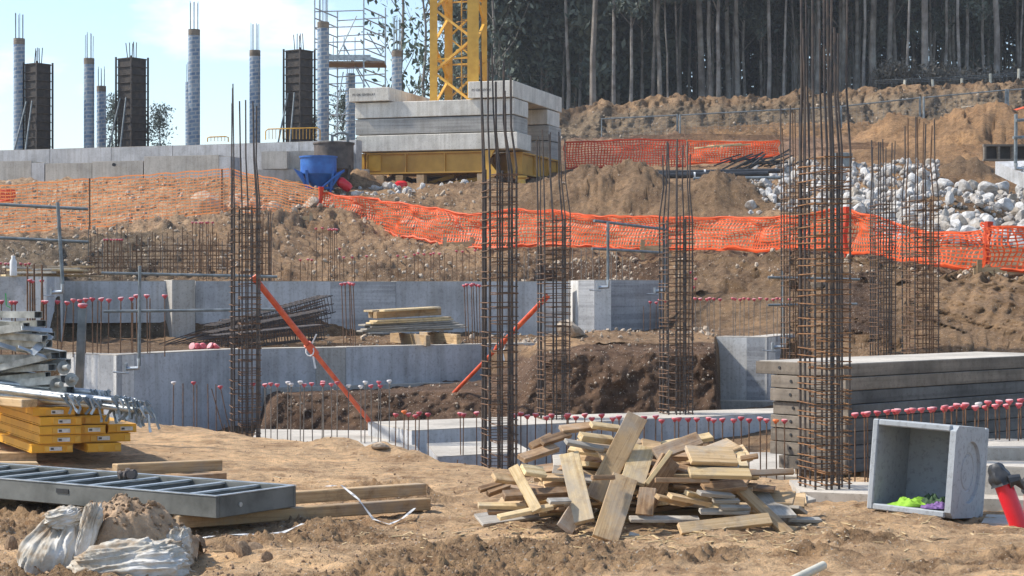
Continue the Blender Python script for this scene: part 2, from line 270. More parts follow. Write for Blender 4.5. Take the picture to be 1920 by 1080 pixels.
# ---------------------------------------------------------------- terrain: one lofted sheet through real feature lines
def Y_(py): return ('y', py)
def line(pts):
    xs, Ds, zs = [], [], []
    for px, D, z in pts:
        xs.append(px); Ds.append(D); zs.append(Z(z[1], D) if isinstance(z, tuple) else z)
    return xs, Ds, zs
LN = [  # (points, rows to next line)
 ([(0, -8, 0)], 3), ([(0, 4, 0)], 8), ([(0, 8, 0)], 40), ([(0, 10, 0)], 130), ([(0, 12.5, 0)], 80),
 ([(0, 15, .02), (700, 15, 0), (1400, 14.6, 0), (1600, 14.3, 0), (1750, 13.7, -.01), (1800, 13.7, -.10), (1920, 13.5, -.13)], 80),
 # plateau edge
 ([(0, 19, .1), (270, 20, .17), (380, 19.6, .14), (480, 19.2, .06), (620, 19, 0), (700, 18.3, 0), (800, 17.4, 0), (880, 17, -.01), (970, 16.8, -.03), (1200, 16.3, -.05), (1440, 16.3, -.06), (1600, 16, -.05), (1920, 16, -.1)], 14),
 ([(0, 19.8, -.3), (270, 20.6, -.2), (380, 20.3, -.2), (480, 20.0, -.19), (620, 20, -.19), (760, 19.2, -.3), (830, 18.6, -.45), (970, 17.8, -.5), (1440, 17.2, -.35), (1560, 17, -.12), (1920, 17, -.12)], 10),
 ([(0, 22, -.4), (400, 22, -.4), (440, 22, -.19), (760, 22, -.19), (830, 21.6, -.5), (1400, 21, -.5), (1560, 20, -.12), (1920, 20, -.12)], 8),
 ([(0, 22.6, -.4), (430, 23, -.3), (490, 24.1, -.27), (905, 24.1, -.27), (970, 24.2, -.1), (1340, 24.3, -.08), (1352, 24, -.1), (1920, 24, -.1)], 26),
 ([(0, 23.2, -.4), (220, 23.1, -.4), (430, 24.4, -.35), (486, 24.5, -.33), (520, 24.6, Y_(744)), (760, 24.7, Y_(738)), (905, 24.7, Y_(735)), (965, 24.7, .2), (1010, 24.6, .55), (1060, 24.6, .7), (1340, 24.6, .75), (1352, 25, -.1), (1600, 25, 0), (1920, 25, .1)], 14),
 ([(0, 24.45, -.3), (110, 24.45, -.3), (220, 23.85, -.3), (430, 25.9, -.35), (486, 26.3, -.33), (500, 26.4, .12), (905, 28.4, .2), (965, 26.4, .6), (1010, 25.2, .72), (1100, 25.1, .83), (1340, 25.1, .9), (1352, 27.1, -.1), (1440, 26.95, -.1), (1500, 27.6, .1), (1600, 26.8, .4), (1920, 26.6, .5)], 6),
 ([(0, 24.6, .72), (110, 24.6, .72), (220, 24.05, .72), (430, 26.1, .72), (905, 28.5, .72), (1000, 28.8, .74), (1100, 27, .86), (1342, 27.2, .88), (1352, 27.3, .86), (1440, 27.2, .86), (1500, 28.2, .8), (1600, 28, .85), (1920, 27.8, 1.0)], 24),
 ([(0, 28.9, .75), (112, 28.9, .75), (118, 30.8, .75), (600, 31.8, .75), (1060, 33.2, .77), (1115, 31.9, .78), (1240, 33.2, .84), (1300, 31, .92), (1500, 30.4, .98), (1600, 30, 1.45), (1920, 29.6, 1.55)], 26),
 ([(0, 29.4, 1.45), (112, 29.4, 1.45), (118, 31.2, 1.45), (600, 32.2, 1.5), (940, 34.5, 1.5), (1040, 40.2, Y_(534)), (1115, 39.8, Y_(534)), (1240, 38.6, Y_(534)), (1300, 33.6, 1.65), (1500, 32.6, 1.75), (1600, 31.5, Y_(526)), (1920, 31, Y_(520))], 44),
 ([(0, 38, Y_(447)), (200, 39, Y_(436)), (430, 43, Y_(404)), (520, 45, Y_(410)), (600, 46, Y_(432)), (800, 44, Y_(456)), (900, 43, Y_(468)), (1060, 41, Y_(480)), (1200, 39.5, Y_(484)), (1400, 37.5, Y_(474)), (1500, 36.5, Y_(472)), (1600, 35, Y_(482)), (1750, 33, Y_(504)), (1920, 32.3, Y_(512))], 30),
 ([(0, 46, Y_(400)), (430, 48, Y_(383)), (600, 50, Y_(402)), (800, 50, Y_(410)), (960, 46, Y_(430)), (1200, 44, Y_(425)), (1440, 42, Y_(418)), (1600, 42, Y_(410)), (1750, 40, Y_(430)), (1920, 40, Y_(440))], 26),
 ([(0, 53, Y_(345)), (430, 53.5, Y_(336)), (560, 54, Y_(350)), (650, 54, Y_(366)), (860, 54, Y_(366)), (960, 52, Y_(380)), (1200, 52, Y_(365)), (1440, 52, Y_(350)), (1600, 50, Y_(345)), (1920, 48, Y_(372))], 18),
 ([(0, 56.5, Y_(340)), (430, 56.5, Y_(338)), (660, 58, Y_(350)), (900, 58, Y_(350)), (1060, 60, Y_(330)), (1440, 59, Y_(324)), (1600, 56, Y_(314)), (1750, 56, Y_(308)), (1920, 54, Y_(322))], 12),
 ([(0, 64, 5.8), (700, 64, 5.8), (1000, 66, Y_(310)), (1440, 66, Y_(296)), (1600, 64, Y_(290)), (1750, 62, Y_(280)), (1920, 58, Y_(288))], 14),
 ([(0, 76, 5.8), (700, 76, 5.8), (1000, 76, Y_(270)), (1440, 76, Y_(262)), (1750, 76, Y_(250)), (1920, 72, Y_(245))], 12),
 ([(0, 84, 5.8), (700, 84, 5.8), (1000, 84, Y_(262)), (1160, 84, Y_(258)), (1260, 84, Y_(240)), (1440, 84, Y_(236)), (1750, 84, Y_(232)), (1920, 84, Y_(226))], 8),
 ([(0, 88, 5.8), (700, 88, 5.8), (1000, 88, Y_(262)), (1440, 88, Y_(244)), (1750, 88, Y_(228)), (1920, 88, Y_(218))], 40),
 ([(0, 92, 5.8), (700, 92, 5.8), (900, 92, Y_(225)), (1060, 92, Y_(207)), (1150, 92, Y_(193)), (1250, 92, Y_(184)), (1400, 92, Y_(180)), (1600, 92, Y_(166)), (1750, 92, Y_(158)), (1920, 92, Y_(152))], 8),
 ([(0, 112, 5.8), (700, 112, 6.5), (900, 112, 9), (1100, 112, 11), (1920, 112, 12)], 6),
 ([(0, 220, 5.5), (900, 220, 9), (1920, 220, 12)], 3), ([(0, 2500, 4), (1920, 2500, 4)], 0)]
us = np.concatenate([np.linspace(-2600, -260, 40, False), np.arange(-260, 2180, 4.0), np.linspace(2180, 4600, 40)])
rows = []
lines = []
for pts, k in LN:
    xs, Ds, zs = line(pts); lines.append((np.interp(us, xs, Ds), np.interp(us, xs, zs), k))
tt = []
for i in range(len(lines) - 1):
    D0, z0, k = lines[i]; D1, z1, _ = lines[i + 1]
    for j in range(k):
        t = j / k; rows.append((D0 + (D1 - D0) * t, z0 + (z1 - z0) * t)); tt.append(i + t)
rows.append(lines[-1][:2]); tt.append(len(lines) - 1)
GD = np.array([r[0] for r in rows]); GZ = np.array([r[1] for r in rows]); T = np.array(tt)[:, None] * np.ones_like(GD); U = us[None, :] * np.ones_like(GD)
GX = (U - 960) / FP * np.maximum(GD, 10.0)
def sm(a, b, x): t = np.clip((x - a) / (b - a), 0, 1); return t * t * (3 - 2 * t)
# heaps of spoil: px, D, height, radius x, radius y (metres)
HEAPS = [(1145, 49.5, .80, 1.35, 2.0), (1050, 50.5, .5, 1.3, 2), (1215, 49, .45, .8, 1.8), (1370, 46.5, .72, .95, 1.5), (1310, 47, .35, .8, 1.5), (1815, 53.5, .45, .7, 1.2), (1800, 42.5, .55, .9, 1.2), (900, 53, .5, 1.8, 1.6), (720, 51, .35, 1.5, 1.5),
         (1950, 64, 1.1, 3.0, 4), (1790, 64, .55, 1.8, 4), (1690, 74, .9, 1.2, 2), (1700, 60, .3, 3, 2), (655, 57.2, .55, .9, .8), (640, 47, .45, 1.2, 1.6), (560, 34.3, .22, .3, .4), (1180, 27.2, .10, .8, .6), (1060, 26.3, .14, .5, .5),
         (640, 18.6, .10, .25, .3), (740, 18.1, .10, .35, .25), (800, 17.6, .08, .25, .2)]
for px, D, h, rx, ry in HEAPS:
    d = np.sqrt(((GX - X(px, D)) / rx) ** 2 + ((GD - D) / ry) ** 2); d = d * (1 + .16 * fbm(GX * 1.1, GD * .7, 0, int(px), 3)); prof = np.clip(1.25 - d * .80, 0, 1); GZ += h * np.where(prof > .8, .8 + (prof - .8) * .5, prof) ** 1.1 * 1.05 * (1 + .0 * d); GZ += (prof > .02) * min(h, 1.0) * (.07 * fbm(GX * 2.2, GD * 1.2, 0, int(px) + 3, 3, .6) + .07 * fbm(GX * 7, GD * 5, GZ * 6, int(px) + 9, 4, .7))
for px, D, h, rx, ry in [(1750, 84.5, -.0, 2, 2)]: pass
near = 1 - sm(14, 18, GD); mud = near * sm(.0, .35, fbm(GX * .9, GD * .9, 0, 3, 3) + .55 * sm(12.3, 11.2, GD) - .5 * sm(900, 1300, U) - .12) 
amp = .035 + .05 * sm(20, 30, GD) + .10 * sm(36, 48, GD) + .12 * sm(60, 90, GD)
face = ((T > 9) & (T < 11.0) & (U > 480) & (U < 1350))
bank = ((T > 13.8) & (T < 15.2)); top = ((T > 21.8) & (T < 23.2)) * (U > 900)
nfine = fbm(GX * 6, GD * 6, GZ * 6, 11, 4, .6); nmid = fbm(GX * 1.6, GD * 1.6, GZ * 1.6, 21, 4); nlow = fbm(GX * .45, GD * .45, 0, 31, 3)
GZ += near * (.020 * nfine + .02 * nmid + .03 * nlow) + mud * (.040 * np.abs(fbm(GX * 9, GD * 12, 0, 41, 5, .68)) + .022 * np.clip(nmid, 0, 1)) - near * .010 * np.abs(fbm(GX * 3, GD * 9, 0, 45, 3))
far_ = sm(15, 19, GD) * (1 - sm(130, 200, GD)); GZ += far_ * (amp * (.55 * nmid + .5 * nfine * .6))
GZ += ((T > 11.5) & (T < 14.9)) * sm(1600, 1700, U) * .030 * np.sin(2 * np.pi * (GX * 3.6 - GD * 1.5) + 2.2 * fbm(GX * .8, GD * .8, 0, 53, 2)) * (.5 + .5 * vn(GX * 1.2, GD * .9, 0, 54)); GZ += bank * (.07 * fbm(GX * 2.2 - GZ * 2, GD * .8, 0, 51, 3, .6) + .05 * fbm(GX * 7, GD * 3.5, GZ * 5, 52, 4, .75)); GZ += top * .11 * fbm(GX * .9, GD * .35, 0, 61, 5, .6)
# rough vertical faces are pushed in and out as well
GY = GD - face * (.11 * fbm(GX * 2.2, GZ * 2.2, 0, 71, 2) + .05 * fbm(GX * 7, GZ * 7, GD * 3, 72, 4, .65)) + ((T > 11.4) & (T < 14.9) & (U > 1480)) * (.22 * fbm(GX * 2.2 + GZ * 2.5 + GD * .6, GZ * .9, 0, 74, 5, .65)) - top * (.32 * fbm(GX * 1.8, GZ * .8, 0, 81, 5, .68)) - (bank & (U > 1250)) * .25 * fbm(GX * 2 + GZ * 2.4, GZ * .6, 0, 91, 3)
# soil types, with shade painted into two bank hollows
sand = np.array([.53, .365, .215]); mudc = np.array([.25, .165, .095]); dark = np.array([.125, .079, .052]); brown = np.array([.225, .148, .086]); grey = np.array([.16, .122, .082]); ochre = np.array([.215, .13, .066]); peach = np.array([.29, .20, .125])
def zone(cond, c, C):
    w = np.clip(cond, 0, 1)[..., None]; return C * (1 - w) + c * w
C = np.ones(GD.shape + (3,)) * sand
C = zone(mud * .8, mudc, C); C = zone(near * .55 * sm(.1, .7, fbm(GX * .7 + 4, GD * 1.3, 0, 13, 4)), mudc * 1.25, C)
C = zone(sm(6.3, 7, T), brown * .9, C); C = zone((face | ((T > 9.2) & (T < 11.0) & (U > 486) & (U < 1350))) * 1.0, dark, C)
C = zone(((T > 11.1) & (T < 14)) * 1.0, brown * .85, C); C = zone(((T > 11.0) & (T < 12.6)) * sm(960, 1000, U) * sm(1350, 1340, U), brown * 1.35, C); C = zone(((T >= 14) & (T < 15)) * 1.0, brown, C); C = zone(((T > 13) & (T < 15)) * sm(440, 250, U), grey * .8, C); C = zone(((T > 12.5) & (T < 15.0)) * sm(1280, 1400, U), brown * .98, C)
C = zone(((T > 12) & (T < 14.3)) * sm(1530, 1580, U) * sm(1700, 1620, U), dark * .8, C)  # shade of the bank hollow painted in as dark soil colour
C = zone(((T >= 15) & (T < 19)) * 1.0, brown * 1.05, C); C = zone(((T >= 14.95) & (T < 18.5)) * sm(620, 420, U), peach, C)
C = zone(((T >= 17) & (T < 20.5)) * sm(1500, 1650, U), ochre, C); C = zone(((T >= 19) & (T < 20.6)) * sm(1000, 1100, U) * sm(1650, 1500, U), dark * 1.6, C)
C = zone(((T >= 20) & (T < 21.8)) * sm(1200, 1350, U), ochre * .9, C); C = zone(((T >= 20.6) & (T < 22)) * sm(1350, 1200, U), grey * .8, C)
C = zone(((T >= 21.8) & (T < 23.1)) * 1.0, grey * .95, C); C = zone(sm(22.6, 22.95, T) * (T < 23.3) * 1.0, brown * .95, C); C = zone((T >= 23.3) * 1.0, np.array([.10, .085, .05]), C)
for px, D, h, rx, ry in HEAPS[:7]:
    d = np.sqrt(((GX - X(px, D)) / rx) ** 2 + ((GD - D) / ry) ** 2); C = zone(sm(1.6, 1.1, d), brown * .72, C)
C = zone(((T > 14.0) & (T < 14.9)) * sm(980, 1060, U) * sm(1270, 1230, U), dark * .8, C)  # undercut shade below the bank lip, painted into the soil colour
C = C * (1 + .26 * sm(8, 10, T) * np.clip(fbm(GX * .5, GD * .22, 0, 17, 4), -1, 1))[..., None]
nr, nc = GD.shape
co = np.stack([GX, GY, GZ], -1).reshape(-1, 3)
idx = np.arange(nr * nc).reshape(nr, nc); quads = np.stack([idx[:-1, :-1], idx[:-1, 1:], idx[1:, 1:], idx[1:, :-1]], -1).reshape(-1, 4)
me = bpy.data.meshes.new('ground'); me.vertices.add(len(co)); me.vertices.foreach_set('co', co.ravel()); me.loops.add(quads.size); me.loops.foreach_set('vertex_index', quads.ravel())
me.polygons.add(len(quads)); me.polygons.foreach_set('loop_start', np.arange(0, quads.size, 4)); me.update(calc_edges=True)
me.polygons.foreach_set('use_smooth', np.ones(len(quads), bool))
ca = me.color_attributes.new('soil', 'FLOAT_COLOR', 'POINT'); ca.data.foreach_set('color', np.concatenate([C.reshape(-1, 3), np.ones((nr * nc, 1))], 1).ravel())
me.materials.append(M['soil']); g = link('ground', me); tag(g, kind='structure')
BV = BVHTree.FromPolygons(co.tolist(), quads.tolist())
def gz(x, y):
    h = BV.ray_cast(Vector((x, y, 60)), Vector((0, 0, -1))); return h[0].z if h[0] else 0
def onp(px, D): x = X(px, D); return Vector((x, D, gz(x, D)))
def gpt(t0, t1, u0, u1):          # random point of the sheet between feature lines
    r_ = np.where((T[:, 0] >= t0) & (T[:, 0] <= t1))[0]; c_ = np.where((us >= u0) & (us <= u1))[0]
    i, j = int(rng.choice(r_)), int(rng.choice(c_)); return Vector((GX[i, j], GY[i, j], GZ[i, j])), float(us[j])
# ---------------------------------------------------------------- rocks and rubble
def rock_mesh(name, m, seed, sub=2, ang=.35):
    bm = bmesh.new(); bmesh.ops.create_icosphere(bm, subdivisions=sub, radius=.5); rr = random.Random(seed)
    planes = [(Vector((rr.gauss(0, 1), rr.gauss(0, 1), rr.gauss(0, 1))).normalized(), rr.uniform(.26, .42)) for _ in range(9)]
    for v in bm.verts:
        for nn, d in planes:
            e = v.co.dot(nn) - d
            if e > 0: v.co -= nn * e * .92
        v.co += Vector([rr.uniform(-.012, .012) for _ in range(3)])
    me = bpy.data.meshes.new(name); bm.to_mesh(me); bm.free(); me.materials.append(m); return me
ROCKS = [rock_mesh('boulder', M['rock'], s, 3 if s < 3 else 2) for s in range(10)]
ROCKS_T = [rock_mesh('stone', M['rock_tan'], s + 40) for s in range(4)]
def scatter_stuff(name, m, n_, zones, smin, smax, label, sink=.2, base=None):
    src = [rock_mesh('tmp', m, 90 + s, 1) for s in range(4)]; V, F = [], []
    S = []
    for s in src:
        a = np.array([v.co[:] for v in s.vertices]); f = np.array([p.vertices[:] for p in s.polygons]); S.append((a, f)); bpy.data.meshes.remove(s)
    off = 0; ws = [z[4] for z in zones]
    for _ in range(n_):
        z = random.choices(zones, ws)[0]; p, u = gpt(*z[:4]); k = smin * (smax / smin) ** (random.random() ** 2.2) * (z[5] if len(z) > 5 else 1)
        a, f = random.choice(S); Rm = np.array(Euler((random.uniform(0, 6), random.uniform(0, 6), random.uniform(0, 6))).to_matrix())
        V.append((a * np.array([1, random.uniform(.6, 1), random.uniform(.5, .9)])) @ Rm.T * k + np.array([p.x, p.y, p.z + k * sink])); F.append(f + off); off += len(a)
    V = np.concatenate(V); F = np.concatenate(F); me = bpy.data.meshes.new(name); me.from_pydata(V.tolist(), [], F.tolist()); me.materials.append(m)
    return tag(link(name, me), label, None, None, 'stuff')
scatter_stuff('dirt_clods', M['clod'], 4200, [(2.6, 4.1, -100, 1100, 5), (2.6, 5, -100, 2020, 1.6), (4.5, 6.4, 300, 1500, .7)], .007, .034, 'loose dry clods of soil scattered over the sandy foreground')
scatter_stuff('rubble', M['rock_tan'], 5200, [(14, 15, -50, 1200, 4), (12.1, 13, 420, 1350, 1), (15.1, 17, -50, 900, 3, 1.5), (9.5, 11.6, 480, 1340, 1.0, .45), (14, 15, 1200, 2000, 1), (15.3, 17, 900, 1600, .8), (20, 22.9, 1000, 2000, 1, 1.6)], .03, .15, 'broken stones and rubble strewn over the earth banks')
scatter_stuff('rubble', M['rock_tan'], 260, [(11.3, 12.6, 970, 1345, 1)], .03, .13, 'pale stones and rubble lying along the top edge of the dark earth mound', .3)
cnt = 0
def boulders(n_, t0, t1, u0, u1, smin, smax, label, group, meshes=ROCKS, cat='boulder', lift=0, name='boulder'):
    for i in range(n_):
        p, u = gpt(t0, t1, u0, u1); k = random.uniform(smin, smax)
        o = link(name, random.choice(meshes), None, p + Vector((0, 0, k * .12 + lift * random.random())), (random.uniform(0, 6), random.uniform(0, 6), random.uniform(0, 6)))
        o.scale = (k, k * random.uniform(.7, 1), k * random.uniform(.55, .85)); tag(o, label, cat, group)
scatter_stuff('small_white_stones', M['rock_grey'], 3400, [(15.6, 17.1, 1640, 1990, 3), (16, 18.0, 1560, 1760, 2), (16.2, 18.3, 1405, 1600, 1)], .10, .34, 'smaller white stones filling the gaps between the quarry boulders')
boulders(140, 15.6, 17.1, 1700, 1990, .28, .52, 'white broken quarry boulder in the heap behind the orange net on the right', 'white boulders of the rock heap', lift=.2)
boulders(68, 15.9, 18.0, 1570, 1770, .25, .48, 'greyish white boulder in the upper heap behind the right rebar columns', 'white boulders of the upper heap', lift=.15)
boulders(84, 16.2, 18.3, 1405, 1600, .2, .42, 'white broken boulder strewn between the spoil heap and the tall rebar column', 'white boulders beside the spoil heap', lift=.1)
boulders(80, 17.0, 17.5, 640, 880, .14, .32, 'whitish stone lying in the strip before the yellow crane base', 'whitish stones before the crane base', name='stone', cat='stone')
boulders(30, 15.2, 16.4, 440, 620, .2, .5, 'pinkish tan stone behind the orange net left of its post', 'tan stones behind the net', ROCKS_T, 'stone', name='stone')
for px, D, k, lab in [(395, 44.5, .95, 'large tan boulder behind the left orange net near its corner'), (735 + 335, 26.2, .42, 'brown block of stone on the dark earth mound behind a rebar column'), (1665, 37, .4, 'tan boulder beside the foot of the slack orange net'), (1335 + 200, 32, .3, 'pale stone at the foot of the bank beside the tall rebar column')]:
    o = link('boulder', ROCKS_T[0], None, onp(px, D) + Vector((0, 0, k * .2)), (.3, .2, 1)); o.scale = (k * 1.25, k, k * .8); tag(o, lab, 'boulder')
# ---------------------------------------------------------------- concrete walls, footings, slabs
def wall(name, pts, thick, z0, z1, m, label, cat='wall', topm=None, joints=()):
    """pts: plan polyline along the front face, thickness goes backwards"""
    pts = [Vector((p[0], p[1])) for p in pts]; n_ = len(pts); nor = []
    for i in range(n_):
        d = (pts[min(i + 1, n_ - 1)] - pts[max(i - 1, 0)]).normalized(); nor.append(Vector((-d.y, d.x)))
    e = empty(name, (pts[0].x, pts[0].y, z0), 0, label, cat); o3 = Vector((pts[0].x, pts[0].y, z0))
    poly = [(p.x - o3.x, p.y - o3.y) for p in pts] + [(p.x + q.x * thick - o3.x, p.y + q.y * thick - o3.y) for p, q in zip(pts[::-1], nor[::-1])]
    MB().prism(poly, 0, z1 - z0 - .012).build('wall_body', m, e); MB().prism([(x, y) for x, y in poly], z1 - z0 - .012, z1 - z0).build('top_face', topm or M['conc_top'], e)
    return e
def xy(px, D): return (X(px, D), D)
wall('concrete_wall', [xy(112, 24.45), xy(218, 23.8)], .3, -.5, .75, M['conc_sunlit'], 'concrete return wall facing left, painted sunlit pale, behind the grey steel post')
wall('concrete_wall', [xy(220.5, 23.8), xy(430, 25.9), xy(592, 26.65)], .3, -.5, .752, M['conc'], 'low grey concrete wall with a guardrail bracket behind the first rebar column')
wall('concrete_wall', [xy(593, 26.65), xy(648, 26.9)], .3, -.5, .748, M['conc_warm'], 'narrow warm grey concrete strip of wall crossed by the long red prop')
wall('concrete_wall', [xy(649, 26.9), xy(905, 28.3), xy(1005, 28.85)], .3, -.5, .753, M['conc'], 'long grey concrete wall between the two red props')
wall('concrete_footing', [xy(500, 26.1), xy(905, 27.95)], .35, -.3, .2, M['conc_warm'], 'narrow concrete footing ledge along the foot of the grey wall', 'footing')
wall('concrete_wall', [xy(-260, 29.3), xy(86, 28.9)], .35, .4, 1.78, M['conc'], 'grey concrete wall with a green painted mark at the left edge')
wall('concrete_wall', [xy(86.6, 28.9), xy(118, 29.8)], .3, .4, 1.783, M['conc_sunlit'], 'narrow end of the wall, painted sunlit pale, beside the guardrail bracket on the left')
wall('concrete_wall', [xy(118, 30.8), xy(322, 31.4)], .35, 1.02, 1.72, M['conc'], 'blue grey concrete wall above a dark recess behind the capped bars')
wall('concrete_wall', [xy(118, 31.0), xy(322, 31.6)], .3, .5, 1.02, M['conc_dark'], 'recessed lower wall painted dark with shade behind the row of capped bars')  # concrete darkened to paint in the shade of the recess
wall('concrete_wall', [xy(322.6, 31.1), xy(366, 31.3)], .4, .5, 1.735, M['conc_warm'], 'narrow buff concrete pilaster in the back wall left of the first rebar column')
wall('concrete_wall', [xy(366.6, 31.45), xy(620, 32)], .35, .5, 1.72, M['conc'], 'blue grey back wall behind the tilted bundle of rebar cages')
wall('concrete_wall', [xy(620.5, 32), xy(742, 32.3)], .35, .5, 1.715, M['conc_band'], 'darker grey section of back wall left of the stacked planks')
wall('concrete_wall', [xy(742.6, 32.3), xy(1066, 33.3)], .35, .5, 1.72, M['conc'], 'blue grey back wall behind the stacked planks')
wall('concrete_wall', [xy(1066.5, 33.9), xy(1114, 32)], .3, .5, 1.74, M['conc_sunlit'], 'left face of the projecting concrete block, painted sunlit pale')
wall('concrete_wall', [xy(1115, 32), xy(1242, 33.6)], .35, .5, 1.742, M['conc_band'], 'banded grey face of the projecting concrete block below the guardrail')
wall('concrete_wall', [xy(1343, 27.0), xy(1438, 26.7)], .45, -.4, .9, M['conc_sunlit'], 'pale grey concrete wall right of the dark earth face')
wall('concrete_wall', [xy(1438.5, 26.7), xy(1490, 28.4)], .3, -.4, .902, M['conc_band'], 'darker return of the pale wall just left of the tall rebar column')
wall('concrete_footing', [xy(1340, 26.55), xy(1450, 26.3)], .3, -.4, 0.0, M['conc_warm'], 'concrete footing ledge below the pale wall right of the earth face', 'footing')
# long strip footing carrying columns
def slab(name, quad, z0, z1, m, label, cat, topm=None):
    c = Vector((quad[0][0], quad[0][1], z0)); e = empty(name, c, 0, label, cat); poly = [(x - c.x, y - c.y) for x, y in quad]
    MB().prism(poly, 0, z1 - z0 - .01).build('slab_body', m, e); MB().prism(poly, z1 - z0 - .01, z1 - z0).build('top_face', topm or M['conc_top'], e); return e
slab('strip_footing', [xy(772, 20.6), xy(1000, 21.5), xy(1450, 23.4), xy(1450, 24.4), xy(1000, 22.9), xy(690, 21.9)], -.55, .03, M['conc'], 'long grey strip footing carrying two rebar columns behind the timber pile', 'footing')
slab('strip_footing', [xy(820, 18.6), xy(905, 18.9), xy(1000, 19.1), xy(960, 20.6), xy(800, 20.2)], -.55, -.08, M['conc'], 'short grey concrete footing with a bare top left of the second rebar column', 'footing')
slab('lean_concrete', [xy(468, 20.1), xy(790, 19.6), xy(760, 22.6), xy(480, 22.9)], -.30, -.13, M['conc_top'], 'rough pale blinding slab around the first row of capped bars', 'slab')
slab('lean_concrete', [xy(1395, 17.6), xy(1500, 17.4), xy(1500, 20), xy(1395, 20)], -.4, -.16, M['conc_top'], 'pale blinding slab between the timber pile and the stacked slabs', 'slab')
slab('concrete_kerb', [xy(1500, 14.5), xy(1930, 13.9), xy(2100, 13.9), xy(2100, 14.4), xy(1640, 15.2), xy(1480, 15.4)], -.2, .018, M['conc_top'], 'thin pale concrete strip around the foot of the tallest rebar column', 'slab')
slab('concrete_block', [xy(1846, 14.3), xy(2060, 14.0), xy(2080, 14.6), xy(1850, 14.9)], -.1, .24, M['conc_warm'], 'low concrete block between the precast box and the red tube', 'block')
slab('concrete_block', [xy(1840, 13.2), xy(2060, 12.9), xy(2080, 13.5), xy(1850, 13.7)], -.25, -.06, M['conc'], 'sunken grey kerb block at the foot of the red tube', 'block')
slab('concrete_block', [xy(1840, 14.75), xy(2060, 14.6), xy(2080, 15.6), xy(1850, 15.6)], .0, .34, M['conc_warm'], 'upper light block behind the black capped red tube', 'block')
# green spray mark on the left wall
gm = MB(); a = P(10, 552, 28.93); gm.bar(P(10.5, 550, 28.93), P(12, 572, 28.93), .016, .012); gm.bar(P(12, 573, 28.93), P(20, 577, 28.93), .016, .012)
tag(gm.build('spray_mark', M['green_paint']), 'green spray painted letter L on the wall at the left edge', 'mark')
# far wall on the upper platform
BZ = 6.2
def far_x(px): D = 62.4 + (58 - 62.4) * px / 660; return (X(px, D), D)
for a_, b_, lab in [(-260, 93, 'left end length of the long upper concrete beam'), (94, 208, 'upper beam length below the second blue wrapped column'), (209, 323, 'upper beam length under the middle black formwork column'), (324, 437, 'upper beam length below the tall blue wrapped column'), (438, 560, 'upper beam length left of the yellow barrier'), (561, 668, 'upper beam length behind the dark steel skip')]:
    wall('concrete_beam', [far_x(a_), far_x(b_)], .4, 5.0, BZ + random.uniform(-.004, .004), M['conc'], lab, 'beam')
def low_x(px, D0=56.5, D1=54.5): D = D0 + (D1 - D0) * px / 430; return (X(px, D), D)
for a_, b_, y_, m_, lab in [(-200, 58, 304, 'conc_warm', 'weathered concrete block at the far left end of the lower row'), (59, 83, 305, 'conc', 'narrow grey concrete block beside the dark hollow in the lower row'), (85, 172, 306, 'conc_warm', 'ribbed concrete block left of the round hole'), (173, 268, 302, 'conc_warm', 'concrete block with a round drain hole'), (270, 410, 292, 'conc_warm', 'tallest buff concrete block in the lower row'), (411, 432, 293, 'conc', 'grey end of the lower row above the net corner')]:
    xa, xb = low_x(a_), low_x(b_); zt = Z(y_, (xa[1] + xb[1]) / 2); e = wall('concrete_block', [xa, xb], .8, zt - .95, zt, M[m_], lab, 'block')
    if 'round' in lab and 'ribbed' not in lab:
        q = P(214, 309, 55.35); mb = MB(); mb.tube([(q.x - e.location.x, q.y - e.location.y - .07, q.z - e.location.z), (q.x - e.location.x, q.y - e.location.y + .05, q.z - e.location.z)], .05, 14); mb.build('drain_hole', M['black'], e)
for a_, b_, y0, y1, lab in [(490, 538, 284, 317, 'upper left grey block of the wall behind the blue skip'), (539, 660, 283, 317, 'upper right grey block of the wall behind the blue skip'), (484, 575, 317.5, 350, 'lower left grey block of the wall behind the blue skip'), (576, 690, 317.5, 350, 'lower right grey block of the wall behind the blue skip')]:
    wall('concrete_block', [xy(a_, 58.0), xy(b_, 57.8)], .3, Z(y1, 58), Z(y0, 58) - .005, M['conc_warm'], lab, 'block')
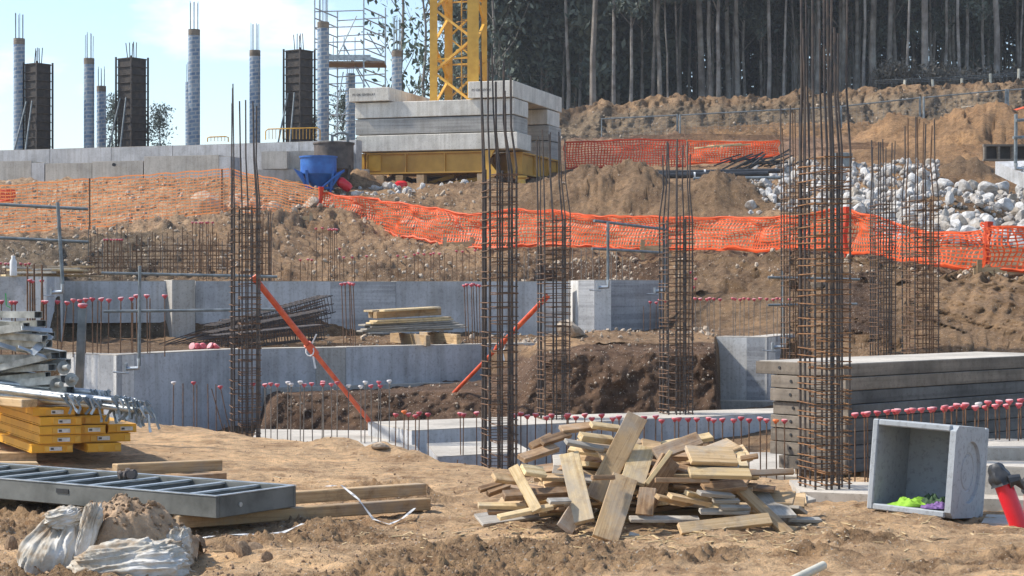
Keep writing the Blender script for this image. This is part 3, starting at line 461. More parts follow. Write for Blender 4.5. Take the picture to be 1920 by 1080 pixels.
# ---------------------------------------------------------------- rebar columns
def rebar_column(cx, w, D, ybase, ytie, tops, label, zb=None, dep=None, rot=.25, ntie=None, topshift=0, flare=.8, mats=('rebar', 'rust'), rad=.010, lean=0, dens=1):
    rad *= .86
    zb = Z(ybase, D) if zb is None else zb; W_ = w / FP * D; dp = dep or W_; zt = Z(ytie, D)
    x0 = X(cx, D); e = empty('rebar_column', (x0, D, zb), rot, label, 'rebar column'); H = zt - zb
    a, b_ = W_ / (abs(math.cos(rot)) + abs(math.sin(rot)) * dp / W_) / 2 * .98, dp / 2 * .85
    sl = [(-a, -b_), (-a * .35, -b_), (a * .4, -b_), (a, -b_), (a, -b_ * .1), (a, b_ * .5), (a, b_), (a * .3, b_), (-a * .4, b_), (-a, b_), (-a, b_ * .3), (-a * .05, -b_), (-a * .75, b_ * .9)]
    for i, (bx, by) in enumerate(sl):
        ty = tops[i % len(tops)]; zt_i = Z(ty, D) - zb if i in (0, 1, 3, 4, 6, 7, 9, 10) or cx == 1546 and i != 5 else 0; r = random.Random(i * 31 + int(cx)); pts = []
        kk = H + r.uniform(-.02, .05)
        jx, jy = r.uniform(-.03, .03) * W_, r.uniform(-.03, .03) * W_
        pts = [(bx, by, -.03), (bx + jx * .5, by + jy * .5, H * .5), (bx + jx, by + jy, kk)]
        if zt_i > kk + .1:
            f = min(1, flare + .09) + r.uniform(-.06, .06); pts += [(bx * f + topshift + jx, by * f + jy, kk + min(.5, (zt_i - kk) * .45)), (bx * (f + r.uniform(-.06, .1)) + topshift * 1.3 + jx * 2 + lean, by * f + jy, zt_i)]
        MB().tube(pts, rad * r.uniform(.85, 1.2), 6).build('vertical_bar', M[mats[0]] if i % 3 else M['rebar'], e)
    n_ = ntie or int(H / .075 * dens); n_ = min(n_, 62)
    a2, b2 = a + rad * 1.6, b_ + rad * 1.6; tr = .0048 * (1 if D < 18 else 1.12)
    def loop(p): mb = MB(); mb.tube(p, tr, 5, closed=True); return mb
    me = [loop([(-a2, -b2, 0), (a2, -b2, 0), (a2, b2, 0), (-a2, b2, 0)]).mesh('tie', M[mats[1]]), loop([(-a2, -b2, 0), (a2 * .4, -b2, .006), (a2 * .4, b2, 0), (-a2, b2, -.004)]).mesh('tie', M[mats[1]]),
          loop([(-a2 * .4, -b2, 0), (a2, -b2, 0), (a2, b2, .006), (-a2 * .4, b2, 0)]).mesh('tie', M['rust_light'] if mats[1] == 'rust_light' else M['rust'])]
    k = 0
    for i in range(n_):
        z = H * ((i + .3) / n_) ** 1.12 if dens > 1 else H * (i + .3) / n_
        o = link('tie', me[0 if i % 2 == 0 else 1 + (i // 2) % 2], e, (random.uniform(-.004, .004), random.uniform(-.004, .004), z + random.uniform(-.01, .01)), (random.uniform(-.03, .03), random.uniform(-.03, .03), random.uniform(-.02, .02))); k += 1
        if i % 2: o2 = link('tie', me[2], e, (0, 0, z + random.uniform(.008, .03)), (random.uniform(-.03, .03), random.uniform(-.03, .03), 0)); k += 1
    return e
rebar_column(460, 60, 20.3, 818, 385, [160, 192, 165, 200, 190, 155, 195, 185], 'rebar column at left standing where the long red prop is tied', zb=-.12, topshift=-.02, ntie=38)
rebar_column(936, 64, 16.9, 874, 320, [120, 95, 150, 145, 170, 160, 110, 150], 'tall dark rebar column in front of the concrete ballast blocks', topshift=-.035, ntie=40, flare=.78, rad=.0105)
rebar_column(1038, 58, 22.4, 789, 410, [245, 250, 240, 262, 255, 250], 'rebar column just right of the ballast with the short red prop behind', zb=.03, topshift=-.03, flare=.75, ntie=42)
rebar_column(1268, 58, 23.3, 770, 412, [270, 262, 285, 290, 265, 262], 'rebar column in front of the right edge of the dark earth face', zb=.03, topshift=.0, ntie=45, flare=.7)
rebar_column(1546, 84, 14.8, 920, 288, [-60, -30, 55, -40, 62, -50, -20, 50], 'tallest and nearest rebar column with orange rusty ties', topshift=-.02, mats=('rebar', 'rust_light'), rad=.0105, dens=1.01, ntie=48, flare=.82, zb=.0)
rebar_column(1490, 46, 25.5, 680, 345, [200, 208, 205, 195, 240, 200], 'thin rebar column half hidden behind the tallest one', topshift=.0, zb=-.1, ntie=44, flare=1.0, mats=('rust', 'rust'))
rebar_column(1655, 42, 27.2, 690, 380, [268, 262, 275, 265], 'narrow rebar column right of the tallest one before the scraped bank', zb=.3, ntie=42, flare=.85, mats=('rebar', 'rust'))
rebar_column(1726, 60, 24.6, 690, 372, [222, 230, 218, 225, 235], 'rebar column farthest right standing before the slack orange net', zb=.0, ntie=46, flare=.72, mats=('rust', 'rust'))
rebar_column(489, 42, 33.0, 528, 425, [395, 402, 398, 400], 'short rebar cage standing behind the left rebar column on the back wall', zb=1.5, ntie=12, flare=1, mats=('rust', 'rust'))
# ---------------------------------------------------------------- starter bars
ORD = 'first second third fourth fifth sixth seventh eighth ninth tenth eleventh twelfth thirteenth fourteenth fifteenth sixteenth seventeenth eighteenth nineteenth'.split()
def ordn(i):
    if i < 19: return ORD[i]
    t, u = divmod(i + 1, 10); tens = {2: 'twent', 3: 'thirt', 4: 'fort', 5: 'fift', 6: 'sixt'}[t]
    return tens + 'ieth' if u == 0 else tens + 'y ' + ORD[u - 1]
CAPS = {}
def cap_mesh(m, s):
    s = round(s * .84, 3)
    if (m, s) not in CAPS: CAPS[(m, s)] = MB().lathe([(.011 * s, -.036 * s), (.016 * s, -.030 * s), (.022 * s, -.018 * s), (.033 * s, -.010 * s), (.035 * s, .004 * s), (.031 * s, .011 * s), (.012 * s, .013 * s)], 12).mesh('cap', M[m])
    return CAPS[(m, s)]
BARS = {}
def bar_mesh(m, r):
    if (m, r) not in BARS: BARS[(m, r)] = MB().tube([(0, 0, 0), (0, 0, 1)], r, 6).mesh('bar', M[m])
    return BARS[(m, r)]
def starter(px, yt, D, zb, label, group, cap='cap', r=.0062, lean=(0, 0), bm_='rust', s=1):
    x = X(px, D); zt = Z(yt, D); h = zt - zb; lx = lean[0] * h
    e = empty('starter_bar', (x - lx, D, zb), 0, label, 'starter bar', group)
    e.rotation_euler = (random.uniform(-.02, .02), math.atan2(lx, h) + random.uniform(-.015, .015), 0)
    b = link('bar', bar_mesh(bm_, r), e, (0, 0, -.04)); b.scale = (1, 1, math.hypot(h, lx) + .03)
    if cap: link('cap', cap_mesh(cap, s), e, (0, 0, math.hypot(h, lx)), (random.uniform(-.15, .15), random.uniform(-.15, .15), 0))
    return e
def srow(items, D, zb, where, group, **kw):
    items = sorted(items)
    for i, it in enumerate(items):
        px, y = it[:2]; o = it[2] if len(it) > 2 else {}; d = dict(kw); d.update(o); c = d.get('cap', 'cap')
        Dv = D(px) if callable(D) else D; zv = zb(px) if callable(zb) else zb; Dv += d.pop('dD', random.uniform(-.12, .12))
        col = {'cap': 'red capped', 'cap_white': 'white capped', 'cap_orange': 'orange capped', None: 'bare uncapped'}[c]
        starter(px, y, Dv, zv, '%s bar, %s from left, %s' % (col, ordn(i), where), group, **d)
wht = dict(cap='cap_white'); no = dict(cap=None)
srow([(473, 719), (498, 721), (508, 719), (520, 721), (539, 717, wht), (545, 720, wht), (563, 716, wht), (569, 721), (586, 719), (604, 720), (607, 716), (622, 720), (632, 717), (653, 722, wht), (677, 724, wht), (684, 716, wht), (697, 723), (709, 716), (714, 723), (730, 714, wht)], 20.9, -.14, 'in the row left of the earth trench', 'starter bars on the blinding slab', bm_='rebar_grey')
srow([(741, 777), (757, 771, dict(cap='cap_orange')), (765, 776), (779, 779), (785, 774), (803, 776), (864, 775), (868, 777), (894, 774)], lambda p: 18.7, -.18, 'in the low group between the red props', 'starter bars on the short footing')
starter(858, 860, 18.2, -.4, 'slanting bare rod propped beside the second rebar column', 'leaning rods', None, lean=(0.1, 0)); 
srow([(967, 778), (977, 775), (988, 780), (1003, 777), (1024, 782), (1036, 778), (1061, 780), (1066, 777), (1078, 782), (1096, 777), (1111, 784), (1127, 778), (1150, 784), (1161, 781), (1190, 780), (1207, 782), (1229, 780), (1242, 788), (1265, 785), (1272, 784), (1292, 785), (1306, 785), (1327, 784), (1339, 787), (1356, 786), (1374, 787), (1391, 783), (1404, 787), (1426, 784), (1437, 787), (1456, 788, dict(cap='cap_orange')), (1471, 788), (1495, 785)], 17.0, lambda p: -.3 if p < 1380 else -.12, 'in the row behind the timber pile', 'starter bars behind the timber pile')
rc = [(708, 688), (768, 682), (785, 680), (838, 676), (907, 670), (950, 667), (968, 664), (1027, 663), (1045, 658), (1103, 658), (1158, 655), (1182, 652), (1233, 655), (1250, 643), (1290, 648), (1310, 632), (1352, 638), (1368, 628), (1422, 645), (1440, 625), (1487, 643), (1495, 615), (1552, 636), (1572, 613), (1617, 635), (1627, 608), (1678, 630), (1698, 603)]
srow([(a / 3.176 + 1380, b / 3.176 + 560, wht if i == 19 else {}) for i, (a, b) in enumerate(rc)], 15.5, -.03, 'in the row before the stacked dark slabs', 'starter bars before the stacked slabs', s=1.08)
srow([(2, 565), (23, 566), (29, 566), (82, 565), (108, 565), (126, 567, dict(lean=(.13, 0))), (137, 562), (150, 563), (152, 572), (160, 561), (174, 560), (182, 562, no), (189, 560), (203, 562), (226, 559), (247, 559), (249, 566, no), (257, 554), (277, 554), (281, 558, no), (309, 554)], lambda p: 24.3 if p < 220 else 24.4, .74, 'on the low wall behind the grey post', 'starter bars on the low left wall', r=.008, bm_='rust', s=1.3)
srow([(324, 717, wht), (343, 717, no), (364, 717), (369, 719, no), (391, 718, no), (396, 727, dict(cap=None, lean=(-.28, 0))), (406, 719, no), (412, 725, dict(lean=(-.22, 0))), (421, 794, no)], 20.9, -.1, 'before the plain wall left of the first column', 'starter bars before the left wall')
srow([(p, 559 + (i % 3)) for i, p in enumerate([1304, 1314, 1326, 1329, 1339, 1350, 1375, 1379, 1387, 1395, 1404, 1413, 1425, 1438, 1451, 1457, 1465, 1481])], 27.2, .86, 'above the pale wall before the bank', 'starter bars on the right wall', r=.0055, bm_='rebar_grey')
srow([(1296, 510), (1300, 538), (1303, 522)], 29.5, .9, 'tall rusty trio right of the earth mound', 'tall rusty bars')
srow([(641, 532), (647, 531), (654, 530), (659, 531), (663, 532)], 27.3, .74, 'in the tall bundle left of the stacked planks', 'tall bars left of the planks', r=.008, lean=(-.03, 0), s=1.1)
srow([(871, 535), (876, 533), (883, 534), (888, 532), (892, 534), (897, 535)], 28.4, .74, 'in the tall bundle right of the stacked planks', 'tall bars right of the planks', r=.008, lean=(-.03, 0), s=1.1)
srow([(52, 498, no), (57, 525), (63, 527), (67, 494, no), (76, 526), (83, 495, no), (86, 565)], 24.2, .3, 'in the thick rusty bundle at the left wall', 'thick rusty bars at the left', r=.012, s=1.1)
srow([(514, 491, no), (527, 490, no), (545, 491, no), (563, 487), (577, 486), (584, 487), (594, 428), (604, 427), (616, 430), (620, 429), (624, 430), (627, 429), (632, 430), (637, 466), (645, 482), (660, 482), (665, 481, no), (687, 480), (706, 485, no), (733, 482, no), (746, 479), (762, 481), (777, 477), (784, 474), (795, 476), (807, 476), (813, 474), (825, 475), (834, 474, no), (848, 480, no), (857, 470), (867, 471), (879, 472, no), (891, 469)], 33.0, 1.55, 'behind the long back wall', 'rusty starter bars behind the back wall', r=.0075, s=.95)
srow([(p, y, no) for p, y in [(968, 462), (983, 470), (990, 463), (1005, 470), (1073, 464), (1090, 466), (1099, 462), (1112, 465), (1123, 465), (1146, 467), (1156, 470), (1167, 480), (1181, 486)]], 33.9, 1.6, 'above the projecting concrete block', 'bare pale bars above the block', r=.008, bm_='rebar_grey')
srow([(2, 493), (10, 494), (18, 494), (40, 494), (48, 495), (55, 494)], 31, 1.5, 'by the white bottle on the left wall', 'bars behind the left wall', r=.008)
srow([(1207, 573, no), (1219, 566), (1230, 567), (1236, 562), (1247, 564)], 29.5, .85, 'before the banded concrete block', 'bars before the banded block', r=.006)
# standing wall reinforcement behind the left wall
e = empty('wall_reinforcement', (X(300, 33.5), 33.5, 1.45), .06, 'rusty wall reinforcement grid standing against the stony bank at left', 'rebar grid')
wv = (440 - 170) / FP * 33.5
for i in range(30):
    x = -wv / 2 + wv * i / 29 + random.uniform(-.03, .03); MB().tube([(x, 0, 0), (x + random.uniform(-.02, .02), 0, random.uniform(.95, 1.3))], .0085, 5).build('vertical_bar', M['rust' if i % 3 else 'rebar_grey'], e)
for i in range(26):
    x = -wv / 2 + wv * i / 25 + random.uniform(-.03, .03); MB().tube([(x, .35, 0), (x, .35, random.uniform(.8, 1.15))], .0075, 5).build('vertical_bar', M['rust'], e)
for j in range(9): MB().tube([(-wv / 2 + (.8 if j > 6 else 0), -.01, .08 + j * .105), (wv / 2, -.01, .09 + j * .105 + random.uniform(-.02, .02))], .0075, 5).build('horizontal_bar', M['rust'], e)
for j in range(6): MB().tube([(-wv / 2, .34, .1 + j * .14), (wv / 2, .34, .12 + j * .14)], .0075, 5).build('horizontal_bar', M['rust'], e)
srow([(p, 449) for p in (195, 202, 208, 213, 219, 225, 229)], 32.7, 1.5, 'before the left rebar grid', 'capped bars before the left grid', r=.008, s=.9)
srow([(p, 417) for p in (360, 366, 374, 381, 387, 392, 399)], 33.2, 1.5, 'in the right end of the rebar grid', 'capped bars in the grid', r=.008, s=.9)
# distant rusty mesh on the terrace
for px, y0, w_, lab, D in [(1330, 238, 330, 'long rusty rebar mesh lying below the far earth cutting', 74), (1210, 258, 150, 'short rusty rebar mesh behind the far orange net', 72), (1640, 276, 250, 'rusty rebar mesh behind the tall columns on the far terrace', 64)]:
    b0 = onp(px, D); e = empty('rebar_mesh', b0, .03, lab, 'rebar mesh'); wd = w_ / FP * D
    for j in range(5): MB().tube([(-wd / 2 + random.random(), j * .15, .05 + j * .05), (0, j * .15, .08 + j * .06), (wd / 2 - random.random(), j * .15 + .1, .06 + j * .05)], .013, 4).build('long_bar', M['rust'], e)
    for j in range(26): x = -wd / 2 + wd * (j + random.uniform(-.4, .4)) / 25; MB().tube([(x, -.05, .02), (x + random.uniform(-.3, .3), .65, random.uniform(.1, .45))], .010, 4).build('cross_bar', M['rust'], e)
# ---------------------------------------------------------------- bundle of long rebar cages lying tilted
def cage(p0, p1, w, h, label, dx=(0, 0, 1), nst=40, ext=0):
    p0, p1 = Vector(p0), Vector(p1); d = p1 - p0; L = d.length; e = empty('rebar_cage', p0, 0, label, 'rebar cage', 'rebar cages lying in a bundle')
    q = d.to_track_quat('X', 'Z'); e.rotation_mode = 'QUATERNION'; e.rotation_quaternion = q
    for (y, z) in [(-w, -h), (0, -h), (w, -h), (w, 0), (w, h), (0, h), (-w, h), (-w, 0)]:
        MB().tube([(-ext * random.uniform(.6, 1), y * .5, z * .5 - (.1 * ext)), (L * .3, y * .5, z * .5), (L + .03, y * .5 + random.uniform(-.01, .01), z * .5)], .008, 5).build('long_bar', M['rebar'], e)
    for k_ in range(6): MB().tube([(-ext * .5, random.uniform(-w, w) * .45, random.uniform(-h, h) * .45), (L, random.uniform(-w, w) * .45, random.uniform(-h, h) * .45)], .008, 5).build('long_bar', M['rust'], e)
    me = MB().tube([(0, -w / 2 - .01, -h / 2 - .01), (0, w / 2 + .01, -h / 2 - .01), (0, w / 2 + .01, h / 2 + .01), (0, -w / 2 - .01, h / 2 + .01)], .007, 5, closed=True).mesh('stirrup', M['rebar'])
    for i in range(nst): link('stirrup', me, e, (L * (i + .4) / nst, 0, 0), (0, random.uniform(-.06, .06), random.uniform(-.06, .06)))
cage(P(395, 628, 28.0), P(612, 570, 29.4), .34, .26, 'topmost of the dark rebar cages tilted against each other', ext=.9)
cage(P(390, 640, 27.4), P(606, 596, 28.6), .34, .24, 'middle dark rebar cage under the topmost one', ext=.7)
cage(P(400, 643, 26.9), P(600, 622, 27.8), .34, .20, 'lowest dark rebar cage resting on the soil behind the wall', ext=.3)
cage(P(420, 615, 29.3), P(590, 598, 30.2), .3, .24, 'rearmost rebar cage close to the back wall', ext=.4)
# ---------------------------------------------------------------- stacked planks behind the wall
def board(p0, p1, w, t, m, label, group=None, up=(0, 0, 1), name='wooden_board', cat='board', bev=.003):
    p0, p1 = Vector(p0), Vector(p1); d = (p1 - p0).normalized(); u = Vector(up); y = u.cross(d).normalized(); z = d.cross(y).normalized()
    me = MB().bbox(((p1 - p0).length, w, t), min(bev, t / 5)).mesh(name, M[m]); o = bpy.data.objects.new(name, me); COL.objects.link(o)
    o.matrix_world = Matrix((( d.x, y.x, z.x, (p0.x + p1.x) / 2), (d.y, y.y, z.y, (p0.y + p1.y) / 2), (d.z, y.z, z.z, (p0.z + p1.z) / 2), (0, 0, 0, 1)))
    return tag(o, label, cat, group)
z0 = .74
board(PZ(735, z0 + .09, 29.2), PZ(803, z0 + .08, 27.6), .07, .16, 'wood', 'left bearer timber under the stacked planks', cat='timber')
board(PZ(790, z0 + .09, 29.4), PZ(860, z0 + .08, 28.2), .07, .16, 'wood', 'right bearer timber under the stacked planks', cat='timber')
pk = [(686, 838, .185), (676, 868, .215), (683, 862, .245), (690, 850, .275), (680, 842, .305), (694, 838, .335), (700, 834, .365)]
for i, (a_, b_, h) in enumerate(pk):
    for k in range(2):
        dd = k * .22; board(PZ(a_ + k * 6 - 2 * i % 3, z0 + h - .005, 28.1 + dd), PZ(b_ + k * 5, z0 + h + .035, 29.1 + dd), .19, .026, 'wood_grey' if i < 5 else 'wood_pale', '%s grey plank from the bottom of the low stack, %s one' % (ordn(i), ('front', 'rear')[k]) if i < 5 else '%s light plank under the topmost boards, %s one' % (('lower', 'upper')[i - 5], ('front', 'rear')[k]), 'planks in the low stack')
board(PZ(703, z0 + .45, 28.2), PZ(824, z0 + .49, 29.1), .09, .10, 'wood', 'thick brown timber on the plank stack', cat='timber'); board(PZ(694, z0 + .45, 28.4), PZ(818, z0 + .485, 29.3), .09, .09, 'wood', 'second thick timber behind the brown one on the plank stack', cat='timber')
board(PZ(690, z0 + .51, 28.3), PZ(816, z0 + .555, 29.2), .22, .03, 'wood_pale', 'light yellow board on top of the plank stack')
board(PZ(716, z0 + .475 + .04, 28.1), PZ(822, z0 + .525 + .03, 29.0), .12, .028, 'wood_pale', 'narrow light board in front on top of the plank stack')
for i in range(14):   # scattered boards on the left wall
    a_ = 6 + (i * 37) % 120; L = random.uniform(45, 90); h = 1.80 + (i // 4) * .045; D_ = 29.6 + random.uniform(0, .5) + (i % 4) * .12
    board(PZ(a_, h, D_), PZ(a_ + L, h + random.uniform(-.02, .03), D_ + random.uniform(-.15, .5)), .16, .03, random.choice(['wood_pale', 'wood', 'wood_old', 'wood_grey']), '%s short board counted up the loose heap on the left wall' % ordn(i), 'boards heaped on the left wall')
# ---------------------------------------------------------------- guardrails, posts
def rail(name, label, posts, rails, r=.024, brackets=(), m='galv_dull', cat='guardrail'):
    c = posts[0][0]; e = empty(name, c, 0, label, cat); c = Vector(c)
    for a_, b_ in posts: MB().tube([Vector(a_) - c, Vector(b_) - c], r, 10).build('post', M[m], e)
    for a_, b_ in rails: MB().tube([Vector(a_) - c, Vector(b_) - c], r * .95, 10).build('rail', M[m], e)
    for p, sx in brackets:
        q = Vector(p) - c; mb = MB().tube([q + Vector((0, 0, .12)), q, q + Vector((sx * .16, .02, -.01))], r * 1.25, 10); mb.box(q + Vector((sx * .17, .04, .01)), (.03, .12, .10)); mb.tube([q + Vector((sx * .12, 0, -.07)), q + Vector((sx * .32, 0, -.05))], .012, 6); mb.build('bracket', M['galv'], e)
rail('guardrail', 'grey tube guardrail at the left edge above the loose boards', [(P(118, 538, 28.0), P(108, 379, 28.0))], [(P(-60, 380, 27.95), P(165, 392, 28.2)), (P(-60, 443, 27.95), P(166, 454, 28.2))], .027, [(P(117, 547, 27.95), -1)])
rail('guardrail', 'grey tube guardrail standing on the low wall left of the first column', [(P(261, 686, 23.6), P(262, 498, 23.6))], [(P(190, 512, 23.55), P(520, 519, 24.0)), (P(194, 584, 23.55), P(520, 580, 24.0))], .021, [(P(260, 690, 23.6), -1)])
rail('guardrail', 'grey tube guardrail with two posts on the projecting concrete block', [(P(1140, 538, 31.7), P(1140, 416, 31.7)), (P(1246, 545, 33), P(1245, 420, 33))], [(P(1114, 414, 31.6), P(1247, 430, 32.9)), (P(1110, 466, 31.6), P(1245, 474, 32.9))], .026, [(P(1140, 538, 31.65), -1), (P(1246, 545, 32.9), -1)])
rail('guardrail', 'grey tube guardrail showing behind the tallest rebar column', [(P(1470, 648, 26.2), P(1468, 508, 26.2))], [(P(1440, 520, 26.15), P(1612, 524, 26.3)), (P(1440, 572, 26.15), P(1607, 570, 26.3))], .02, [(P(1472, 650, 26.2), -1)])
rail('guardrail', 'pale guardrail post with rails at the far right above the boulders', [(P(1904, 312, 44), P(1905, 214, 44))], [(P(1900, 258, 43.9), P(2100, 250, 45)), (P(1905, 226, 43.9), P(2100, 210, 45))], .04, [(P(1905, 316, 43.9), 1)])
mb = MB(); a_ = P(148, 735, 17.9); b_ = P(155, 578, 17.9); mb.bar(Vector((0, 0, 0)), b_ - a_, .075, .05, (0, 1, 0)); e = empty('steel_post', a_, 0, 'square blue grey steel post standing behind the stacked steel beams', 'post'); mb.build('post_shaft', M['galv_dull'], e)
link('cap', cap_mesh('cap', 1.6), e, b_ - a_ + Vector((0, 0, .03)))
# inclined red props
def prop(p0, p1, label, r=.03):
    p0, p1 = Vector(p0), Vector(p1); d = p1 - p0; e = empty('push_pull_prop', p0, 0, label, 'prop'); q = p0 + d * .56 - p0
    MB().tube([(0, 0, 0), q], r * .82, 12).build('inner_tube', M['redprop'], e); MB().tube([q, d], r, 12).build('outer_tube', M['redprop'], e)
    u, v = basis(d); mb = MB(); mb.lathe([(r * 1.35, -.09), (r * 1.35, .09)], 12)
    o = mb.build('collar', M['redprop'], e, q); o.rotation_mode = 'QUATERNION'; o.rotation_quaternion = d.to_track_quat('Z', 'Y')
    mb = MB(); mb.tube([q + v * .03 + Vector((.045 * math.cos(a), -.03 + .045 * math.sin(a) * .4, .055 * math.sin(a))) for a in [k * .7 for k in range(9)]], .008, 6, closed=True); mb.bar(q + Vector((-.01, -.02, .03)), q + Vector((.06, -.03, .17)), .03, .012); mb.bar(q + Vector((.02, -.02, -.08)), q + Vector((.05, -.03, -.22)), .02, .012); mb.build('adjusting_nut', M['white'], e)
    dn = d.normalized(); mb = MB(); mb.bar(d, d + dn * .10, r * 2.2, .018, (0, 1, 0)); mb.bar(-dn * .08, Vector((0, 0, 0)), r * 2.2, .018, (0, 1, 0)); mb.box((-dn * .09), (.12, .10, .014)); mb.build('end_plate', M['redprop'], e); return e
prop(P(703, 803, 22.0), P(484, 530, 20.6), 'long orange red prop slanting from the first rebar column to the blinding slab', .034)
prop(P(842, 746, 25.0), P(1020, 562, 23.3), 'shorter orange red prop leaning right against the middle rebar column', .031)
# ---------------------------------------------------------------- orange nets
def net(label, pts, m, cell=.10, rowsn=9, wid=.018, slack=.05, lean=0, sag=.0, posts=(), cat='safety net', bunch=0.0, name='safety_net', sd=0):
    """pts: (px, D, ytop, ybottom)"""
    tp = [P(p[0], p[2], p[1]) for p in pts]; bt = [P(p[0], p[3], p[1]) for p in pts]; c = bt[0].copy(); cum = [0]
    for i in range(1, len(pts)): cum.append(cum[-1] + Vector((tp[i].x - tp[i - 1].x, tp[i].y - tp[i - 1].y)).length)
    n_ = int(cum[-1] / cell); e = empty(name, c, 0, label, cat)
    def at(L, k):
        s = k / rowsn; i = max(j for j in range(len(cum) - 1) if cum[j] <= L + 1e-9); t = (L - cum[i]) / (cum[i + 1] - cum[i]); a_ = tp[i].lerp(tp[i + 1], t); b_ = bt[i].lerp(bt[i + 1], t)
        a_.z -= sag * math.sin(math.pi * t); ss = s ** (1 + bunch); v = a_.lerp(b_, ss)
        w1 = float(fbm(np.array([L * 1.3]), np.array([s * 2.2]), sd, 5, 3)[0]); w2 = float(fbm(np.array([L * 1.1 + 9]), np.array([s * 2.]), sd, 6, 3)[0]); w3 = float(vn(np.array([L * 4.]), np.array([s * 5.]), sd, 8)[0])
        amt = .3 + .7 * math.sin(math.pi * min(1, s * 1.15)) if s < .9 else .45
        return v + Vector((w1 * slack * 1.6 * amt + lean * math.sin(math.pi * s) + w3 * .012, w2 * slack * 3 * amt - .12 * s, w3 * .02 + w1 * slack * .5 * amt)) - c
    G_ = [[at(min(cum[-1] - 1e-6, i * cell), k) for k in range(rowsn + 1)] for i in range(n_ + 1)]
    mb = MB(); w = wid / 2
    for i in range(n_ + 1):                                   # uprights of the mesh
        dx = (G_[min(i + 1, n_)][0] - G_[max(i - 1, 0)][0]).normalized() * w * (1.25 if wid > .015 else .9); vs = []; fs = []
        for k in range(rowsn + 1): vs += [G_[i][k] - dx, G_[i][k] + dx]
        fs = [(2 * k, 2 * k + 1, 2 * k + 3, 2 * k + 2) for k in range(rowsn)]; mb.add(vs, fs)
    for k in range(rowsn + 1):
        ww = Vector((0, 0, w * (2.0 if k in (0, rowsn) else (.9 if wid > .015 else 1.25)))); vs = []
        for i in range(n_ + 1): p = G_[i][k] + Vector((0, -.006, 0)); vs += [p - ww, p + ww]
        mb.add(vs, [(2 * i, 2 * i + 2, 2 * i + 3, 2 * i + 1) for i in range(n_)])
    mb.build('mesh_netting', M[m], e)
    if wid > .019:
        MB().tube([G_[i][rowsn] + Vector((random.uniform(-.02, .02), random.uniform(-.05, .02), random.uniform(-.01, .04))) for i in range(0, n_, 2)], [random.uniform(.012, .04) for i in range(0, n_, 2)], 5).build('bunched_hem', M[m], e)
        MB().tube([G_[i][0] + Vector((0, 0, random.uniform(-.01, .01))) for i in range(0, n_, 2)], [random.uniform(.008, .02) for i in range(0, n_, 2)], 5).build('top_cord', M[m], e)
    for px, D, y0, y1, pm, r in posts:
        a_ = P(px, y1, D) - c; b_ = P(px, y0, D) - c; q = MB().tube([a_ - Vector((0, 0, .15)), b_], r, 8)
        if pm == 'net_red': q.tube([a_ + Vector((.02, -.03, 0)), a_.lerp(b_, .4) + Vector((-.03, -.04, 0)), a_.lerp(b_, .75) + Vector((.02, -.03, 0)), b_ + Vector((.03, -.02, .02))], [.04, .055, .05, .08], 7)
        q.build('post', M[pm], e)
    return e
net('long slack orange safety net crossing the middle of the site', [(600, 47.5, 362, 422), (700, 46.5, 372, 432), (830, 44, 392, 458), (900, 43.2, 402, 464), (960, 42.3, 392, 463), (1030, 41.5, 394, 460), (1120, 40.4, 404, 464), (1200, 39.5, 405, 467), (1300, 38.4, 407, 468), (1400, 37.4, 410, 470), (1480, 36.5, 405, 466), (1585, 35.2, 388, 474), (1640, 34.3, 404, 474), (1720, 33.2, 430, 490), (1780, 32.6, 436, 502), (1845, 32.2, 434, 508)], 'net', .085, 12, .025, .09, lean=.05, bunch=.35, sag=.02, posts=[(600, 47.4, 352, 425, 'net_red', .03), (1585, 35.1, 390, 476, 'net_red', .02)], sd=1)
net('right end length of orange net tied to a thick wrapped post', [(1845, 32.1, 416, 506), (1880, 31.9, 424, 506), (1990, 31.5, 424, 508), (2200, 31, 430, 510)], 'net', .085, 12, .025, .11, bunch=.2, sag=.03, posts=[(1850, 32.05, 418, 512, 'net_red', .045)], sd=2)
net('faded orange net running along the left bank to a corner post', [(-200, 36.5, 362, 448), (0, 38.5, 349, 438), (170, 40.5, 336, 428), (300, 42.2, 326, 412), (430, 44, 317, 396)], 'net_pale', .14, 14, .014, .02, posts=[(168, 40.4, 334, 430, 'rust', .018), (416, 43.8, 317, 400, 'rust', .02)], sd=3)
net('faded orange net between the corner and the orange post', [(431, 44.1, 317, 395), (520, 46, 336, 402), (599, 47.4, 354, 420)], 'net_pale', .12, 13, .014, .03, posts=[(436, 44.2, 318, 398, 'rust', .02)], sd=4)
net('small red orange net rolled at the left edge behind the faded net', [(-40, 44, 352, 378), (8, 44, 356, 378), (28, 44, 359, 379)], 'net_red', .05, 5, .03, .05, sd=5)
net('deep red orange net on the far terrace behind the ballast', [(1058, 62.5, 268, 317), (1120, 62.5, 265, 316), (1200, 62.5, 262, 318), (1290, 62.8, 264, 312)], 'net_red', .10, 11, .030, .05, sd=6)
net('brighter orange net beside the pale planks on the far terrace', [(1290, 62.8, 264, 308), (1380, 62.3, 268, 302), (1462, 62, 264, 290)], 'net', .09, 9, .034, .06, sd=7)
